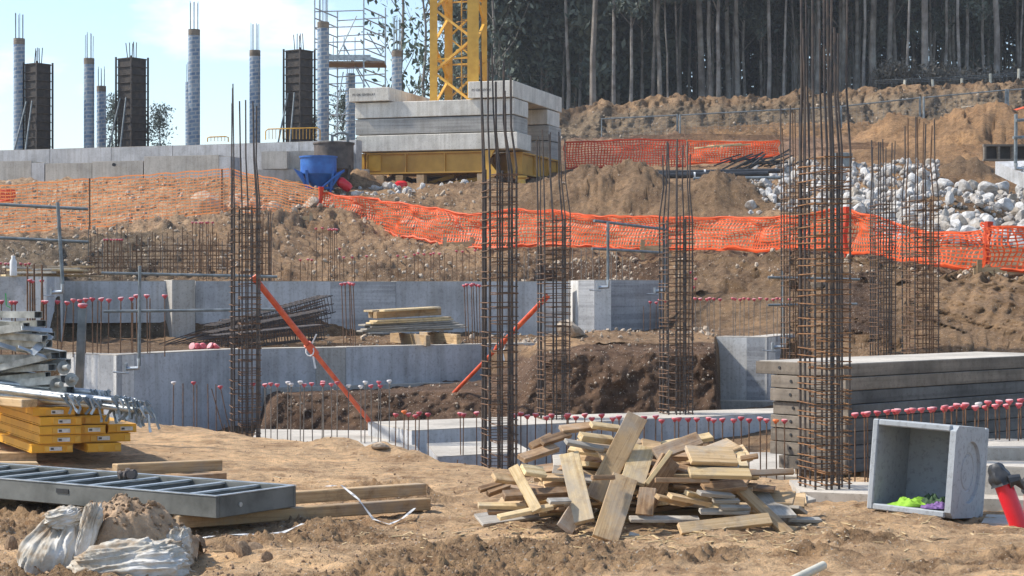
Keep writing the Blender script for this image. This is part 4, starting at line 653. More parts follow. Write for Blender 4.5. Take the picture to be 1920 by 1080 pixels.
# pegs and batter boards at the bank edge
for px, D, w_, y, lab in [(1445, 37.2, 68, 459, 'pegged batter board below the orange net left of the tallest column'), (1890, 31.8, 130, 508, 'pegged batter board below the right end of the orange net'), (1230, 38.9, 60, 467, 'pegged board below the net behind the guardrail'), (860, 43.2, 60, 460, 'pegged board below the net left of the dark rebar column'), (560, 45.6, 56, 412, 'pegged board left of the orange wrapped post')]:
    g0 = P(px, y, D); e = empty('batter_board', g0, 0, lab, 'board'); wd = w_ / FP * D
    MB().bar((-wd / 2, 0, -.02), (wd / 2, 0, .03), .03, .14).build('cross_board', M['wood'], e)
    for s_ in (-.42, .42): MB().box((wd * s_, -.035, -.02), (.08, .035, .42)).build('peg', M['wood'], e)
# ---------------------------------------------------------------- tower crane base, ballast, mast
E1 = Vector((.955, -.297, 0)); E2 = Vector((.297, .955, 0)); CR = math.atan2(-.297, .955)
C0 = Vector((.05, 57.5, 0))                                   # right front corner of the ballast
def cb(a, b_, z): return C0 + E1 * a + E2 * b_ + Vector((0, 0, z))
def ballast(a0, a1, b0, b1, z0, z1, m, label, marks=None, group='concrete ballast blocks of the crane'):
    c = cb(a0, b0, z0); e = empty('ballast_block', c, CR, label, 'ballast block', group); s = (a1 - a0, b1 - b0, z1 - z0 - .03)
    MB().bbox(s, .014, (s[0] / 2, s[1] / 2, s[2] / 2)).build('block_body', M[m], e)
    if marks:
        tx = bpy.data.curves.new('stencil_text', 'FONT'); tx.body = marks; tx.size = .105; tx.extrude = .002; o = bpy.data.objects.new('stencil_text', tx); COL.objects.link(o); me = bpy.data.meshes.new_from_object(o); bpy.data.objects.remove(o)
        me.materials.clear(); me.materials.append(M['ink']); link('stencil_text', me, e, (.12, -.005, s[2] * .42), (R(90), 0, 0))
    return e
zz = [5.90, 6.44, 6.96, 7.48, 8.02]
ballast(-5.2, .12, 0, 1.5, zz[0], zz[1], 'ballast', 'lowest long ballast block in front, resting on the yellow chassis')
ballast(-5.25, .0, .02, 1.5, zz[1], zz[2], 'ballast_dark', 'middle long ballast block in front, darker with a band of stains')
ballast(-5.25, .02, 0, 1.5, zz[2], zz[3], 'ballast', 'upper long ballast block of the front stack')
ballast(-5.4, -4.05, -.15, 4.4, zz[3], zz[4] - .08, 'ballast', 'left cross block on top with stencilled writing', 'P1 OK GIVEN K1')
ballast(-1.45, .02, -.1, 5.4, zz[3], zz[4], 'ballast', 'right cross block on top spanning both stacks', 'P1 OK GIVEN')
ballast(-5.2, .05, 3.75, 5.2, zz[0] - .1, zz[1], 'ballast_dark', 'lowest ballast block of the rear stack')
ballast(-5.2, .05, 3.75, 5.2, zz[1], zz[2], 'ballast_dark', 'middle ballast block of the rear stack')
ballast(-5.2, .0, 3.75, 5.2, zz[2], zz[3], 'ballast', 'upper ballast block of the rear stack')
e = empty('crane_chassis', cb(-5.0, .2, 4.75), CR, 'yellow steel crane chassis under the ballast blocks', 'crane base')
def ib(p0, p1, h, w, name='chassis_beam', m='yellow_dark'):
    p0, p1 = Vector(p0), Vector(p1); mb = MB(); mb.bar(p0, p1, w * .55, h); mb.bar(p0 + Vector((0, 0, h / 2)), p1 + Vector((0, 0, h / 2)), w, .05); mb.bar(p0 - Vector((0, 0, h / 2)), p1 - Vector((0, 0, h / 2)), w, .05)
    d = p1 - p0; n_ = max(2, int(d.length / 1.1))
    for i in range(n_ + 1): q = p0 + d * (i / n_); mb.box(q, (.04, w * .98, h - .05) if abs(d.x) > abs(d.y) else (w * .98, .04, h - .05))
    return mb.build(name, M[m], e)
ib((.1, .1, .78), (4.0, .1, .78), .62, .4); ib((.5, .9, .78), (4.9, 4.9, .78), .6, .4); ib((.3, 4.9, .78), (4.8, .7, .78), .6, .4); ib((4.85, .6, .75), (4.85, 4.9, .75), .66, .4); ib((.1, 4.9, .78), (5, 4.9, .78), .6, .35)
MB().box((.35, .1 - .14, .80), (.42, .03, .50)).build('cover_plate', M['yellow'], e)
MB().add([(-.35, -.05, .42), (.0, -.05, .42), (.0, -.05, 1.1), (-.12, -.05, 1.1), (-.35, .3, .42), (.0, .3, .42), (.0, .3, 1.1), (-.12, .3, 1.1)], [(0, 1, 2, 3), (7, 6, 5, 4), (0, 3, 7, 4), (1, 5, 6, 2), (3, 2, 6, 7), (0, 4, 5, 1)]).build('end_bracket', M['yellow'], e)
mb = MB(); n1 = [(3.98, 1.12), (4.35, 1.12), (4.16, .78), (4.45, .42), (4.05, .0), (3.9, .0), (3.98, .42)]
mb.add([(x, -.12, z) for x, z in n1] + [(x, -.04, z) for x, z in n1], [tuple(range(7))[::-1], tuple(range(7, 14))] + [(i, (i + 1) % 7, 7 + (i + 1) % 7, 7 + i) for i in range(7)]); mb.build('gusset', M['yellow'], e)
for x, y in ((-.15, .1), (5.05, .4)):
    MB().lathe([(.26, 0), (.26, .06), (.16, .1), (.14, .26), (.2, .3), (.2, .36)], 14, (x, y, -.02)).build('foot_jack', M['yellow'], e)
for x in (.55, 1.2, 1.9, 3.9): MB().box((x, .05, .18), (.24, .3, .44)).build('packing_timber', M['wood'], e)
for a_, b_ in (((1.6, .9, .1), (2.6, 1.1, .42)), ((2.0, .6, .05), (3.6, .8, .3))): MB().bar(a_, b_, .12, .12).build('strut', M['yellow'], e)
# mast
mc = [Vector((X(813, 60.0), 60.0, 0)), Vector((X(887, 59.55), 59.55, 0)), Vector((X(908, 61.0), 61.0, 0)), Vector((X(841, 61.5), 61.5, 0))]
e = empty('crane_mast', mc[0] + Vector((0, 0, 5.4)), 0, 'yellow lattice mast of the tower crane rising between the ballast blocks', 'crane mast'); o0 = e.location.copy()
zt = 13.8
for i, p in enumerate(mc): w_ = (.24, .36, .18, .26)[i]; MB().box((p.x - o0.x, p.y - o0.y, (zt - 5.4) / 2), (w_, .22, zt - 5.4)).build('chord', M['yellow'], e)
def mp_(i, z): return Vector((mc[i].x - o0.x, mc[i].y - o0.y, z))
for (i, j, ph, r) in ((0, 1, .2, .07), (1, 2, .9, .05), (2, 3, .5, .045), (3, 0, .1, .05)):
    z = .9 + ph
    s_ = 0
    while z < zt - 5.4:
        z2 = z + 1.02; MB().bar(mp_(i, z if s_ % 2 == 0 else z2), mp_(j, z2 if s_ % 2 == 0 else z), r * 1.7, r).build('diagonal', M['yellow'], e); s_ += 1; z = z2
for z in (1.5, 3.55, 5.6, 7.6):
    for i in range(4): MB().bar(mp_(i, z), mp_((i + 1) % 4, z), .05, .05).build('horizontal', M['yellow'], e)
lc = (mp_(0, 0) + mp_(2, 0)) / 2 + Vector((.25, 0, 0)); ld = MB()
for s_ in (-.17, .17): ld.tube([lc + Vector((s_, 0, 0)), lc + Vector((s_, 0, 8.2))], .025, 6)
for k in range(27): ld.tube([lc + Vector((-.17, 0, .3 * k + .1)), lc + Vector((.17, 0, .3 * k + .1))], .014, 5)
for k in range(9): ld.tube([lc + Vector((.34 * math.cos(a), -.3 * math.sin(a) - .02, .9 * k + .3)) for a in [math.pi * q / 8 for q in range(9)]], .016, 5)
ld.build('ladder', M['yellow_dark'], e)
# skips beside the base
def skip(px, D, zb, R1, h, hc, m, label, z1=.2):
    x = X(px, D); e = empty('concrete_skip', (x, D, zb), .2, label, 'concrete skip')
    MB().lathe([(.10, z1 - .15), (.14, z1), (R1 * .98, z1 + hc), (R1, z1 + hc), (R1, z1 + hc + h), (R1 + .03, z1 + hc + h), (R1 + .03, z1 + hc + h - .05), (R1 - .03, z1 + hc + h - .02), (R1 - .04, z1 + hc), (.1, z1 + .05)], 28, caps=False).build('hopper', M[m], e)
    for k in range(4):
        a = math.pi / 4 + k * math.pi / 2; q = Vector((math.cos(a), math.sin(a), 0)); MB().bar(q * R1 * .86 + Vector((0, 0, 0)), q * (R1 + .02) + Vector((0, 0, z1 + hc + .1)), .07, .05).build('leg', M[m], e)
    MB().tube([Vector((math.cos(a), math.sin(a), 0)) * R1 * .85 + Vector((0, 0, .12)) for a in [k * math.pi / 6 for k in range(12)]], .03, 6, closed=True).build('base_ring', M[m], e); return e
s1 = skip(626, 56.2, 4.5, .60, .80, .47, 'skip', 'dark dirty steel concrete skip left of the ballast')
mb = MB(); mb.tube([(-.1, -.45, 1.35), (-.1, -.45, 1.62), (.05, -.47, 1.72), (.25, -.45, 1.74), (.36, -.4, 1.70)], .04, 7); mb.box((-.1, -.47, 1.5), (.08, .08, .36)); mb.box((.38, -.38, 1.6), (.08, .08, .26)); mb.build('lifting_handle', M['galv_dull'], s1)
s2 = skip(597, 54.5, 4.38, .53, .52, .42, 'blue', 'blue concrete skip in front of the dark one', .12)
for s_ in (-1, 1): MB().add([(s_ * .48, -.3, .56), (s_ * .74, -.35, .68), (s_ * .36, -.3, .12), (s_ * .48, -.1, .56), (s_ * .74, -.15, .68), (s_ * .36, -.1, .12)], [(0, 1, 2), (5, 4, 3), (0, 3, 4, 1), (1, 4, 5, 2), (2, 5, 3, 0)]).build('side_chute', M['blue'], s2)
MB().tube([(.05, -.5, .12), (.4, -.55, .42), (.7, -.5, .62)], .035, 7).build('lever', M['blue'], s2)
o = MB().lathe([(.02, 0), (.15, .03), (.2, .15), (.2, .5), (.12, .6), (.05, .62)], 14).build('red_container', M['red'], None, P(658, 356, 54.5), (.1, -.9, 0)); tag(o, 'rounded red plastic container lying beside the yellow crane foot', 'container'); o.scale = (.75, .75, .8)
o = MB().lathe([(.2, 0), (.2, .3), (.12, .36)], 12).build('red_container', M['red'], None, P(752, 361, 57.9)); tag(o, 'small red drum between the packing timbers under the crane base', 'container')
# ---------------------------------------------------------------- concrete column tubes and starter bars on the platform
zp = 5.85
def tube_col(px, w, yt, yr, label, D=64, nb=6, ytpx=0, grey=False):
    r = w / FP * D / 2; x = X(px, D); h = Z(yt, D) - zp; e = empty('column_tube', (x, D, zp), random.uniform(0, 6), label, 'column', 'wrapped round columns on the platform')
    MB().lathe([(r, 0), (r, h), (r * .86, h), (r * .86, h - .1), (.01, h - .1)], 24, caps=False).build('wrapped_tube', M['wrap'], e)
    if grey: MB().lathe([(r * 1.01, h - .2), (r * 1.015, h + .01), (r * .95, h + .01)], 24, caps=False).build('bare_band', M['conc_dirty'], e)
    for k in range(nb): a = k * 6.283 / nb; q = r * .72; MB().tube([(q * math.cos(a), q * math.sin(a), h - .12), (q * math.cos(a) * random.uniform(.9, 1.25), q * math.sin(a), Z(yr, D) - zp + random.uniform(-.06, .06))], .011, 5).build('starter_bar', M['galv_dull'], e)
tube_col(36, 21, 73, 26, 'tall blue wrapped round column farthest left', grey=True)
tube_col(167, 19.5, 110, 64, 'blue wrapped round column left of the short grey one', grey=True)
tube_col(190, 17.5, 162, 127, 'short blue and grey wrapped column beside the second tall one', D=67, grey=True)
tube_col(364, 22, 56, 5, 'tall blue wrapped column standing alone mid platform', grey=True)
tube_col(356, 17, 154, 118, 'hidden wrapped column just behind the tall one', D=71)
tube_col(478, 20.5, 95, 45, 'blue wrapped column left of the third black column', grey=True)
tube_col(606, 22, 42, -10, 'tall blue wrapped column in front of the scaffold', nb=8, D=62.5, grey=True)
tube_col(657, 18, 138, 105, 'faded wrapped column behind the scaffold', D=70)
tube_col(744, 19, 96, 34, 'wrapped column with gathered bars right of the scaffold', nb=8, D=63, grey=True)
def form_col(px0, px1, yt, yr, label, D=64, note=False):
    x0, x1 = X(px0, D), X(px1, D); w = (x1 - x0) * .72; h = Z(yt, D) - zp; e = empty('formwork_column', ((x0 + x1) / 2, D, zp), -.62, label, 'formwork column', 'black column formworks on the platform')
    MB().box((0, 0, h / 2), (w, w, h)).build('panel_box', M['formply'], e)
    mb = MB(); nn = int(h / .27)
    for k in range(nn + 1):
        z = .03 + (h - .06) * k / nn
        for s_ in (-1, 1): mb.box((0, s_ * (w / 2 + .02), z), (w * .98, .04, .03)); mb.box((s_ * (w / 2 + .02), 0, z), (.04, w * .98, .03))
    mb.build('ribs', M['steel_edge'], e)
    for i, (sx, sy) in enumerate(((-1, -1), (1, -1), (1, 1), (-1, 1))): MB().box((sx * (w / 2 + .045), sy * (w / 2 + .045), h / 2 + .02), (.05, .05, h + .05)).build('corner_angle', M['formply'], e)
    for k in range(5): a = -w * .3 + w * .15 * k; MB().tube([(a, 0, h - .05), (a, random.uniform(-.1, .1), Z(yr, D) - zp + random.uniform(-.05, .05))], .016, 5).build('starter_bar', M['rebar'], e)
    for (bx, t_) in ((-.35, .62), (.3, .62)): MB().tube([(bx, -w / 2 - .55, 0), (bx * .45, -w / 2 - .06, h * t_)], .03, 7).build('prop', M['galv_dull'], e)
    if note: MB().box((-w * .2, -w / 2 - .07, .12), (.22, .02, .16)).build('name_plate', M['yellow'], e)
form_col(48, 94, 120, 92, 'black column formwork partly behind the first round column'); form_col(222, 273, 110, 80, 'black column formwork with a yellow plate at its foot', note=True); form_col(536, 586, 95, 64, 'black column formwork behind the yellow barrier')
# barrier on the beam
def barrier(px0, px1, y0, y1, D, label, n_=9):
    a_, b_ = P(px0, y1, D), P(px1, y1, D); h = Z(y0, D) - Z(y1, D); e = empty('pedestrian_barrier', a_, 0, label, 'barrier'); L = b_.x - a_.x
    MB().tube([(0, 0, 0), (0, 0, h * .8), (.08, 0, h), (L - .08, 0, h * 1.12), (L, 0, h * .9), (L, 0, 0)], .022, 6).build('frame', M['yellow'], e)
    for k in range(1, n_): MB().tube([(L * k / n_, 0, .02), (L * k / n_, 0, h)], .011, 5).build('bar', M['yellow'], e)
barrier(498, 600, 242, 262, 61.6, 'yellow tubular barrier before the third black column', 16); barrier(389, 428, 257, 266, 62, 'low yellowish barrier end on the platform beside the rebar tops', 6)
# mobile scaffold
e = empty('scaffold_tower', (X(653, 68), 68, zp), 0, 'grey tube scaffold tower with a working platform', 'scaffold'); ox = X(653, 68)
Ds = 68; L0, L1, L2, L3 = X(590, Ds) - ox, X(625, Ds) - ox, X(682, Ds) - ox, X(717, Ds) - ox; ztop = Z(-40, Ds) - zp
for i, (x, y, yt) in enumerate(((L0, 0, -40), (L1, 1.6, 10), (L2, 0, -40), (L3, 1.6, 2))): MB().tube([(x, y, 0), (x, y, Z(yt, Ds) - zp)], .03, 7).build('standard', M['galv'], e)
z = .3
while z < Z(12, Ds) - zp:
    for a_, b_ in ((L0, L1), (L2, L3)): MB().tube([(a_, 0, z + .1), (b_, 1.6, z - .02)], .024, 6).build('rung', M['galv'], e)
    z += .37
for y_ in (22, 52, 80, 130, 158, 216): 
    zz_ = Z(y_, Ds) - zp; MB().tube([(L0, 0, zz_), (L2, 0, zz_ + .05)], .022, 6).build('ledger', M['galv'], e); MB().tube([(L1, 1.6, zz_ - .1), (L3, 1.6, zz_ + .02)], .022, 6).build('ledger', M['galv'], e)
for a_, b_ in (((628, 103), (665, 24)), ((642, 80), (682, 158)), ((685, 55), (712, 98)), ((626, 240), (660, 170)), ((690, 160), (640, 80)), ((625, 215), (640, 130))):
    p, q = P(*a_, Ds), P(*b_, Ds); MB().tube([(p.x - ox, .8, p.z - zp), (q.x - ox, .8, q.z - zp)], .024, 6).build('brace', M['galv'], e)
zpl = Z(116, Ds) - zp; MB().box(((L0 + L3) / 2 + .2, .8, zpl), (L3 - L0 - .3, 1.5, .07)).build('platform_deck', M['redprop'] if False else M['wood_old'], e)
MB().box(((L0 + L2) / 2 + .35, .02, zpl + .16), (L2 - L0 - .2, .03, .2)).build('toe_board', M['galv'], e); MB().bar((L2, .02, zpl + .16), (L3, 1.6, zpl + .12), .03, .2).build('toe_board', M['galv'], e)
for k in range(4): x = lerp(L0, L2, (k + .7) / 4.5); MB().tube([(x, 0, zpl), (x, 0, zpl + .9)], .018, 5).build('guard_upright', M['galv'], e)
# ---------------------------------------------------------------- far fences, pipes, bits
def fence(label, pts, D, post_px, name='mesh_fence'):
    a_ = P(*pts[0][:2], D); e = empty(name, a_, 0, label, 'fence')
    T_ = [P(p, y, D) - a_ for p, y, _ in pts]; B_ = [P(p, y2, D) - a_ for p, _, y2 in pts]
    for i in range(len(T_) - 1):
        MB().tube([T_[i], T_[i + 1]], .033, 6).build('top_rail', M['galv_dull'], e)
        n_ = int((T_[i + 1] - T_[i]).length / .22); mb = MB()
        for k in range(n_): t = k / n_; p = T_[i].lerp(T_[i + 1], t); q = B_[i].lerp(B_[i + 1], t); mb.tube([p, q], .004, 3, caps=False)
        for k in range(1, 6): mb.tube([T_[i].lerp(B_[i], k / 6), T_[i + 1].lerp(B_[i + 1], k / 6)], .004, 3, caps=False)
        mb.build('wire_mesh', M['galv_dull'], e)
    for px, y0, y1, r in post_px: MB().tube([P(px, y0, D) - a_, P(px, y1, D) - a_], r, 6).build('post', M['galv_dull'], e)
fence('temporary wire fence panel on the left below the far cutting', [(1128, 223, 262), (1270, 216, 250)], 80, [(1128, 223, 262, .03), (1270, 214, 252, .05)])
fence('temporary wire fence panels running right below the far cutting', [(1275, 216, 250), (1420, 208, 244), (1575, 200, 238), (1728, 183, 225)], 79, [(1275, 214, 250, .04), (1577, 198, 240, .045), (1725, 181, 224, .05)])
fence('temporary wire fence panel at the far right with doubled posts', [(1732, 183, 222), (1885, 169, 210), (2050, 160, 205)], 78, [(1732, 181, 222, .05), (1886, 167, 212, .05), (1890, 167, 212, .05)])
for i, (px, y0, y1) in enumerate([(1695, 150, 164), (1750, 149, 163), (1803, 147, 160), (1857, 138, 158), (1909, 129, 156)]): a_ = P(px, y1, 93); tag(MB().tube([(0, 0, -.3), (random.uniform(-.1, .05), 0, Z(y0, 93) - a_.z)], .07, 6).build('fence_post', M['pipe'], None, a_), '%s pale wooden fence post from the left on top of the cutting' % ordn(i), 'post', 'wooden posts on the cutting')
wf = MB(); 
for k in range(3): wf.tube([P(1640, 157 - k * 3, 93.1), P(1750, 152 - k * 3, 93.1), P(1857, 146 - k * 3, 93.1), P(1960, 138 - k * 3, 93.1)], .012, 4)
tag(wf.build('fence_wire', M['galv_dull']), 'thin wires strung between the wooden posts on the cutting', 'wire')
for i, (px0, y0, px1, y1, D, r, m_, lab) in enumerate([(1222, 330, 1440, 326, 54, .085, 'black', 'long black plastic pipe lying behind the spoil heap'), (1235, 324, 1470, 320, 55, .07, 'black', 'second black pipe lying close behind the first'), (1300, 335, 1475, 333, 53.2, .05, 'galv_dull', 'thin grey pipe lying before the black pipes')]):
    a_ = P(px0, y0, D); b_ = P(px1, y1, D); mb = MB().tube([(0, 0, 0), b_ - a_], r, 12); e = empty('pipe', a_, 0, lab, 'pipe'); mb.build('pipe_body', M[m_], e)
    if i < 2: MB().tube([(b_ - a_) * .36, (b_ - a_) * .375], r * 1.08, 12).build('white_sleeve', M['white'], e)
for i, (px, y, D, L, w_) in enumerate([(1330, 273, 60.5, 1.1, .5), (1352, 270, 60.8, 1.0, .4), (1370, 271, 60.6, .9, .3)]): board(P(px - 20, y + 4, D), P(px + 32, y, D + .6), w_, .04, 'wood_pale', '%s pale plank from the left lying on the far orange net' % ordn(i), 'pale planks by the far net')
mb = MB(); 
for k in range(26): a_ = Vector((random.gauss(0, .5), random.gauss(0, .3), random.uniform(.1, .35))); mb.bar(a_ - Vector((random.uniform(.2, .5), 0, random.uniform(0, .2))), a_ + Vector((random.uniform(.2, .5), random.uniform(-.2, .2), random.uniform(.0, .35))), .12, .04)
tag(mb.build('scrap_heap', M['black'], None, P(1418, 318, 56.5)), 'heap of dark scrap at the right end of the black pipes', 'scrap heap')
# retaining bits on the far right
e = empty('formwork_panel', P(1845, 300, 46), 0, 'rusty ribbed formwork panel at the far right edge', 'formwork panel'); MB().box((1.2, .1, .18), (2.4, .05, .36)).build('sheet', M['formply'], e)
mb = MB(); mb.box((1.2, 0, .36), (2.45, .12, .05)); mb.box((1.2, 0, 0), (2.45, .12, .05))
for k in range(8): mb.box((k * .34 + .02, .01, .18), (.05, .12, .34))
mb.build('ribs', M['conc_dirty'], e)
q = P(1866, 303, 45); o = empty('concrete_slope', (q.x, q.y, q.z), 0, 'smooth grey concrete slope below the ribbed panel at the far right', 'slab'); MB().add([(0, 0, 0), (1.6, 0, .05), (1.6, -1.8, -.72), (.95, -1.8, -.72), (0, 0, -.3), (1.6, 0, -.3), (1.6, -1.8, -1.1), (.95, -1.8, -1.1)], [(0, 3, 2, 1), (4, 5, 6, 7), (0, 4, 7, 3), (3, 7, 6, 2), (2, 6, 5, 1), (1, 5, 4, 0)]).build('slope_face', M['conc'], o)
o = MB().lathe([(.13, 0), (.15, .25), (.1, .26)], 14).build('bucket', M['galv_dull'], None, onp(1580, 55.5)); tag(o, 'grey bucket standing above the boulders behind the tallest column', 'bucket'); o.scale = (2, 2, 2)
for px, D, s_, lab in [(1835, 70, 1, 'upper strip of pale red board on the spoil at the far right')]: board(P(1812, 200, 69), P(1880, 196, 70), .5, .03, 'wood_grey', 'grey board leaning on the far right spoil heap'); board(P(1876, 215, 69), P(1960, 190, 70), .5, .04, 'redprop', 'faded red board beside the grey one on the far right spoil heap')
# ---------------------------------------------------------------- forest
def leaves_mesh(name, m, clumps, nper, size, sprd, seed, droop=.5):
    r_ = np.random.default_rng(seed); V = []; cl = np.array(clumps); ci = np.repeat(np.arange(len(cl)), nper); n_ = len(ci)
    c = cl[ci, :3] + r_.normal(0, 1, (n_, 3)) * cl[ci, 3:4] * np.array([1, 1, .7]) * sprd
    a = r_.normal(0, 1, (n_, 3)); a[:, 2] -= droop; a /= np.linalg.norm(a, axis=1)[:, None]; b_ = np.cross(a, r_.normal(0, 1, (n_, 3))); b_ /= np.linalg.norm(b_, axis=1)[:, None]
    s = size * r_.uniform(.5, 1.4, (n_, 1)); a *= s; b_ *= s * .42
    v = np.stack([c - a, c + b_, c + a, c - b_], 1).reshape(-1, 3); me = bpy.data.meshes.new(name); me.vertices.add(len(v)); me.vertices.foreach_set('co', v.ravel()); me.loops.add(n_ * 4); me.loops.foreach_set('vertex_index', np.arange(n_ * 4)); me.polygons.add(n_); me.polygons.foreach_set('loop_start', np.arange(0, n_ * 4, 4)); me.update(calc_edges=True); me.materials.append(m); return me
def trunk_mesh(name, h, r, seed, m, nb=6, forks=True, blo=.2):
    rr = random.Random(seed); mb = MB(); pts = [(0, 0, -.6)]; x = y = 0; tips = []
    for k in range(1, 10): x += rr.gauss(0, .07); y += rr.gauss(0, .07); pts.append((x, y, h * k / 9))
    rad = [r * (1.25 - .95 * k / 9) if k else r * 1.5 for k in range(10)]; mb.tube(pts, rad, 9)
    for b_ in range(nb):
        k = rr.uniform(blo, .93); i = int(k * 9); p = Vector(pts[i]).lerp(Vector(pts[min(i + 1, 9)]), k * 9 - i); a = rr.uniform(0, 6.28); L = rr.uniform(1.0, 2.8) * (1.2 - k * .5) * (h / 20) ** .5
        q1 = p + Vector((math.cos(a) * L * .5, math.sin(a) * L * .5, L * .55)); q2 = p + Vector((math.cos(a) * L * .85, math.sin(a) * L * .85, L * 1.25 + .2)); r0 = r * (1.1 - k) * .26 + .012
        mb.tube([p, q1, q2], [r0, r0 * .65, r0 * .25], 5); tips.append((q1, .6)); tips.append((q2, .9)); 
        if forks:
            q3 = q1 + Vector((rr.uniform(-.8, .8), rr.uniform(-.8, .8), rr.uniform(.4, 1.1))); mb.tube([q1, q3], [r0 * .5, r0 * .15], 4); tips.append((q3, .7))
    tips.append((Vector(pts[-1]), 1)); return mb.mesh(name, m), tips
VAR = []
for s in range(6):      # tall forest eucalyptus
    h = 22 + s % 3 * 2; tm, tips = trunk_mesh('trunk', h, .105 + .015 * (s % 3), 100 + s, M['bark'], 16, True, (.42, .20, .45, .38, .22, .45)[s]); VAR.append((tm, leaves_mesh('crown', M['leaf'], [(p.x, p.y, p.z, w) for p, w in tips], 55, .24, .75, s)))
VARD = []
for s in range(4):
    tm, tips = trunk_mesh('trunk', 20, .075, 200 + s, M['bark_dark'], 16, True, (.15, .4, .38, .42)[s]); VARD.append((tm, leaves_mesh('crown', M['leaf'], [(p.x, p.y, p.z, w) for p, w in tips], 50, .24, .8, 20 + s)))
BUSH = []
for s in range(4):      # younger leafy trees, crown low
    tm, tips = trunk_mesh('trunk', 10, .10, 300 + s, M['bark'], 22, True, .10); BUSH.append((tm, leaves_mesh('crown', M['leaf'], [(p.x, p.y, p.z, w * .8) for p, w in tips], 95, .24, .75, 40 + s)))
def tree(px, D, var, label, group, sc=1, zoff=0, z=None):
    x = X(px, D); zz_ = (gz(x, D) if z is None else z) + zoff; e = empty('eucalyptus_tree', (x, D, zz_), random.uniform(0, 6.28), label, 'tree', group); link('trunk', var[0], e); link('crown', var[1], e); e.scale = (sc, sc, sc * random.uniform(.95, 1.08)); return e
fr = [(1065, 'pale slender'), (1112, 'thick brown'), (1151, 'thin grey'), (1182, 'thin grey'), (1224, 'slender brown'), (1238, 'slender pale'), (1253, 'thin dark'), (1271, 'thin grey'), (1318, 'thick brown'), (1332, 'pale spotted'), (1347, 'slender pale'), (1384, 'pale grey'), (1441, 'pale cream'), (1470, 'thin grey'), (1532, 'slender brown'), (1579, 'pale grey'), (1619, 'slender brown'), (1637, 'thick brown'), (1667, 'thick pale'), (1702, 'thin grey'), (1735, 'thick grey'), (1772, 'slender pale'), (1799, 'slender brown'), (1812, 'thin brown'), (1843, 'thin green'), (1868, 'thick pale'), (1913, 'thin dark'), (1960, 'slender pale'), (2020, 'thick brown')]
for i, (px, ad) in enumerate(fr):
    v = VAR[i % 6] if 'thick' in ad or 'pale' in ad else (VARD[i % 4] if 'dark' in ad else VAR[(i * 5 + 1) % 6])
    tree(px, 97 + random.uniform(-1.5, 4), v, '%s eucalyptus trunk, %s in the front line of the forest from the left' % (ad, ordn(i)), 'front line of eucalyptus trees', {'thick': 1.1, 'thin': .6, 'pale': .85}.get(ad.split()[0], .72))
k = 0
for i in range(300):
    px = random.uniform(925, 2250); D = random.uniform(102, 126); tree(px, D, random.choice(VARD + VAR[:5]), 'dark slender eucalyptus deep among the many trunks of the shaded forest', 'dark inner forest trees', random.uniform(.55, .95)); k += 1
for i in range(22):
    px = random.uniform(905, 1260); D = random.uniform(100, 116); tree(px, D, random.choice(BUSH), 'bushy young eucalyptus in the leafy left part of the forest behind the ballast', 'bushy trees of the left forest', random.uniform(.8, 1.3))
cl = [(random.uniform(8, 62) if q_ % 9 else random.uniform(-3, 10), random.uniform(0, 7), random.uniform(-1, 12), random.uniform(.8, 1.6)) for q_ in range(310)]
fm = link('woodland', leaves_mesh('woodland', M['leaf'], cl, 150, .30, .9, 77)); fm.location = (0, 126, 11.5); tag(fm, 'dark mass of foliage closing the back of the forest', kind='stuff')
cl = [(random.uniform(5, 60) if q_ % 7 else random.uniform(-2, 8), random.uniform(0, 5), random.uniform(0, 4), random.uniform(.7, 1.2)) for q_ in range(190)]
fm = link('woodland', leaves_mesh('woodland', M['leaf'], cl, 120, .27, .95, 78)); fm.location = (0, 119, 11); tag(fm, 'dark undergrowth between the forest trunks', kind='stuff')
# scrub on top of the cutting
cl = [(random.uniform(X(1650, 95), X(1990, 95)), random.uniform(0, 2), random.uniform(-.2, .9), .4) for _ in range(60)]
sm_ = link('scrub', leaves_mesh('scrub', M['twig'], cl, 90, .12, .9, 79, -.5)); sm_.location = (0, 94.5, Z(158, 94)); tag(sm_, 'grey leafless scrub along the top of the cutting', kind='stuff')
# thin tree by the mast and small trees over the beam
sp = []
for s, (h_, nb_, np_, lf) in enumerate([(13, 18, 13, .17), (7.5, 20, 22, .17), (14, 16, 15, .18)]):
    tm, tips = trunk_mesh('trunk', h_, .10, 400 + s, M['bark_dark'], nb_, True, .25); sp.append((tm, leaves_mesh('crown', M['leaf_light'] if s < 1 else M['leaf'], [(p.x, p.y, p.z, w * .75) for p, w in tips], np_, lf, .7, 60 + s)))
tree(800, 84, sp[0], 'sparse thin eucalyptus against the sky left of the crane mast', None, .85, z=5.5); tree(760, 86, sp[0], 'drooping sparse branches at the top left of the mast', None, 1.0, z=5.5)
tree(845, 92, sp[2], 'leafy eucalyptus seen through the crane mast', None, .9, z=6); tree(885, 94, sp[2], 'taller leafy eucalyptus behind the right mast chord', None, 1.0, z=6); tree(925, 96, sp[2], 'leafy eucalyptus just right of the crane mast', None, 1.0, z=7)
for px, D, sc_, lab in [(211, 128, .62, 'small dark tree left of the second black column'), (237, 128, .64, 'small dark tree directly behind the second black column'), (268, 128, .5, 'tiny tree peeping right of the second black column'), (303, 128, .60, 'small round tree standing alone above the beam'), (648, 120, .62, 'small tree behind the scaffold foot'), (690, 122, .52, 'low tree between the scaffold and the ballast'), (586, 124, .5, 'small tree behind the third black column')]:
    tree(px, D, sp[1], lab, None, sc_, z=Z(283, D) - 1.5)

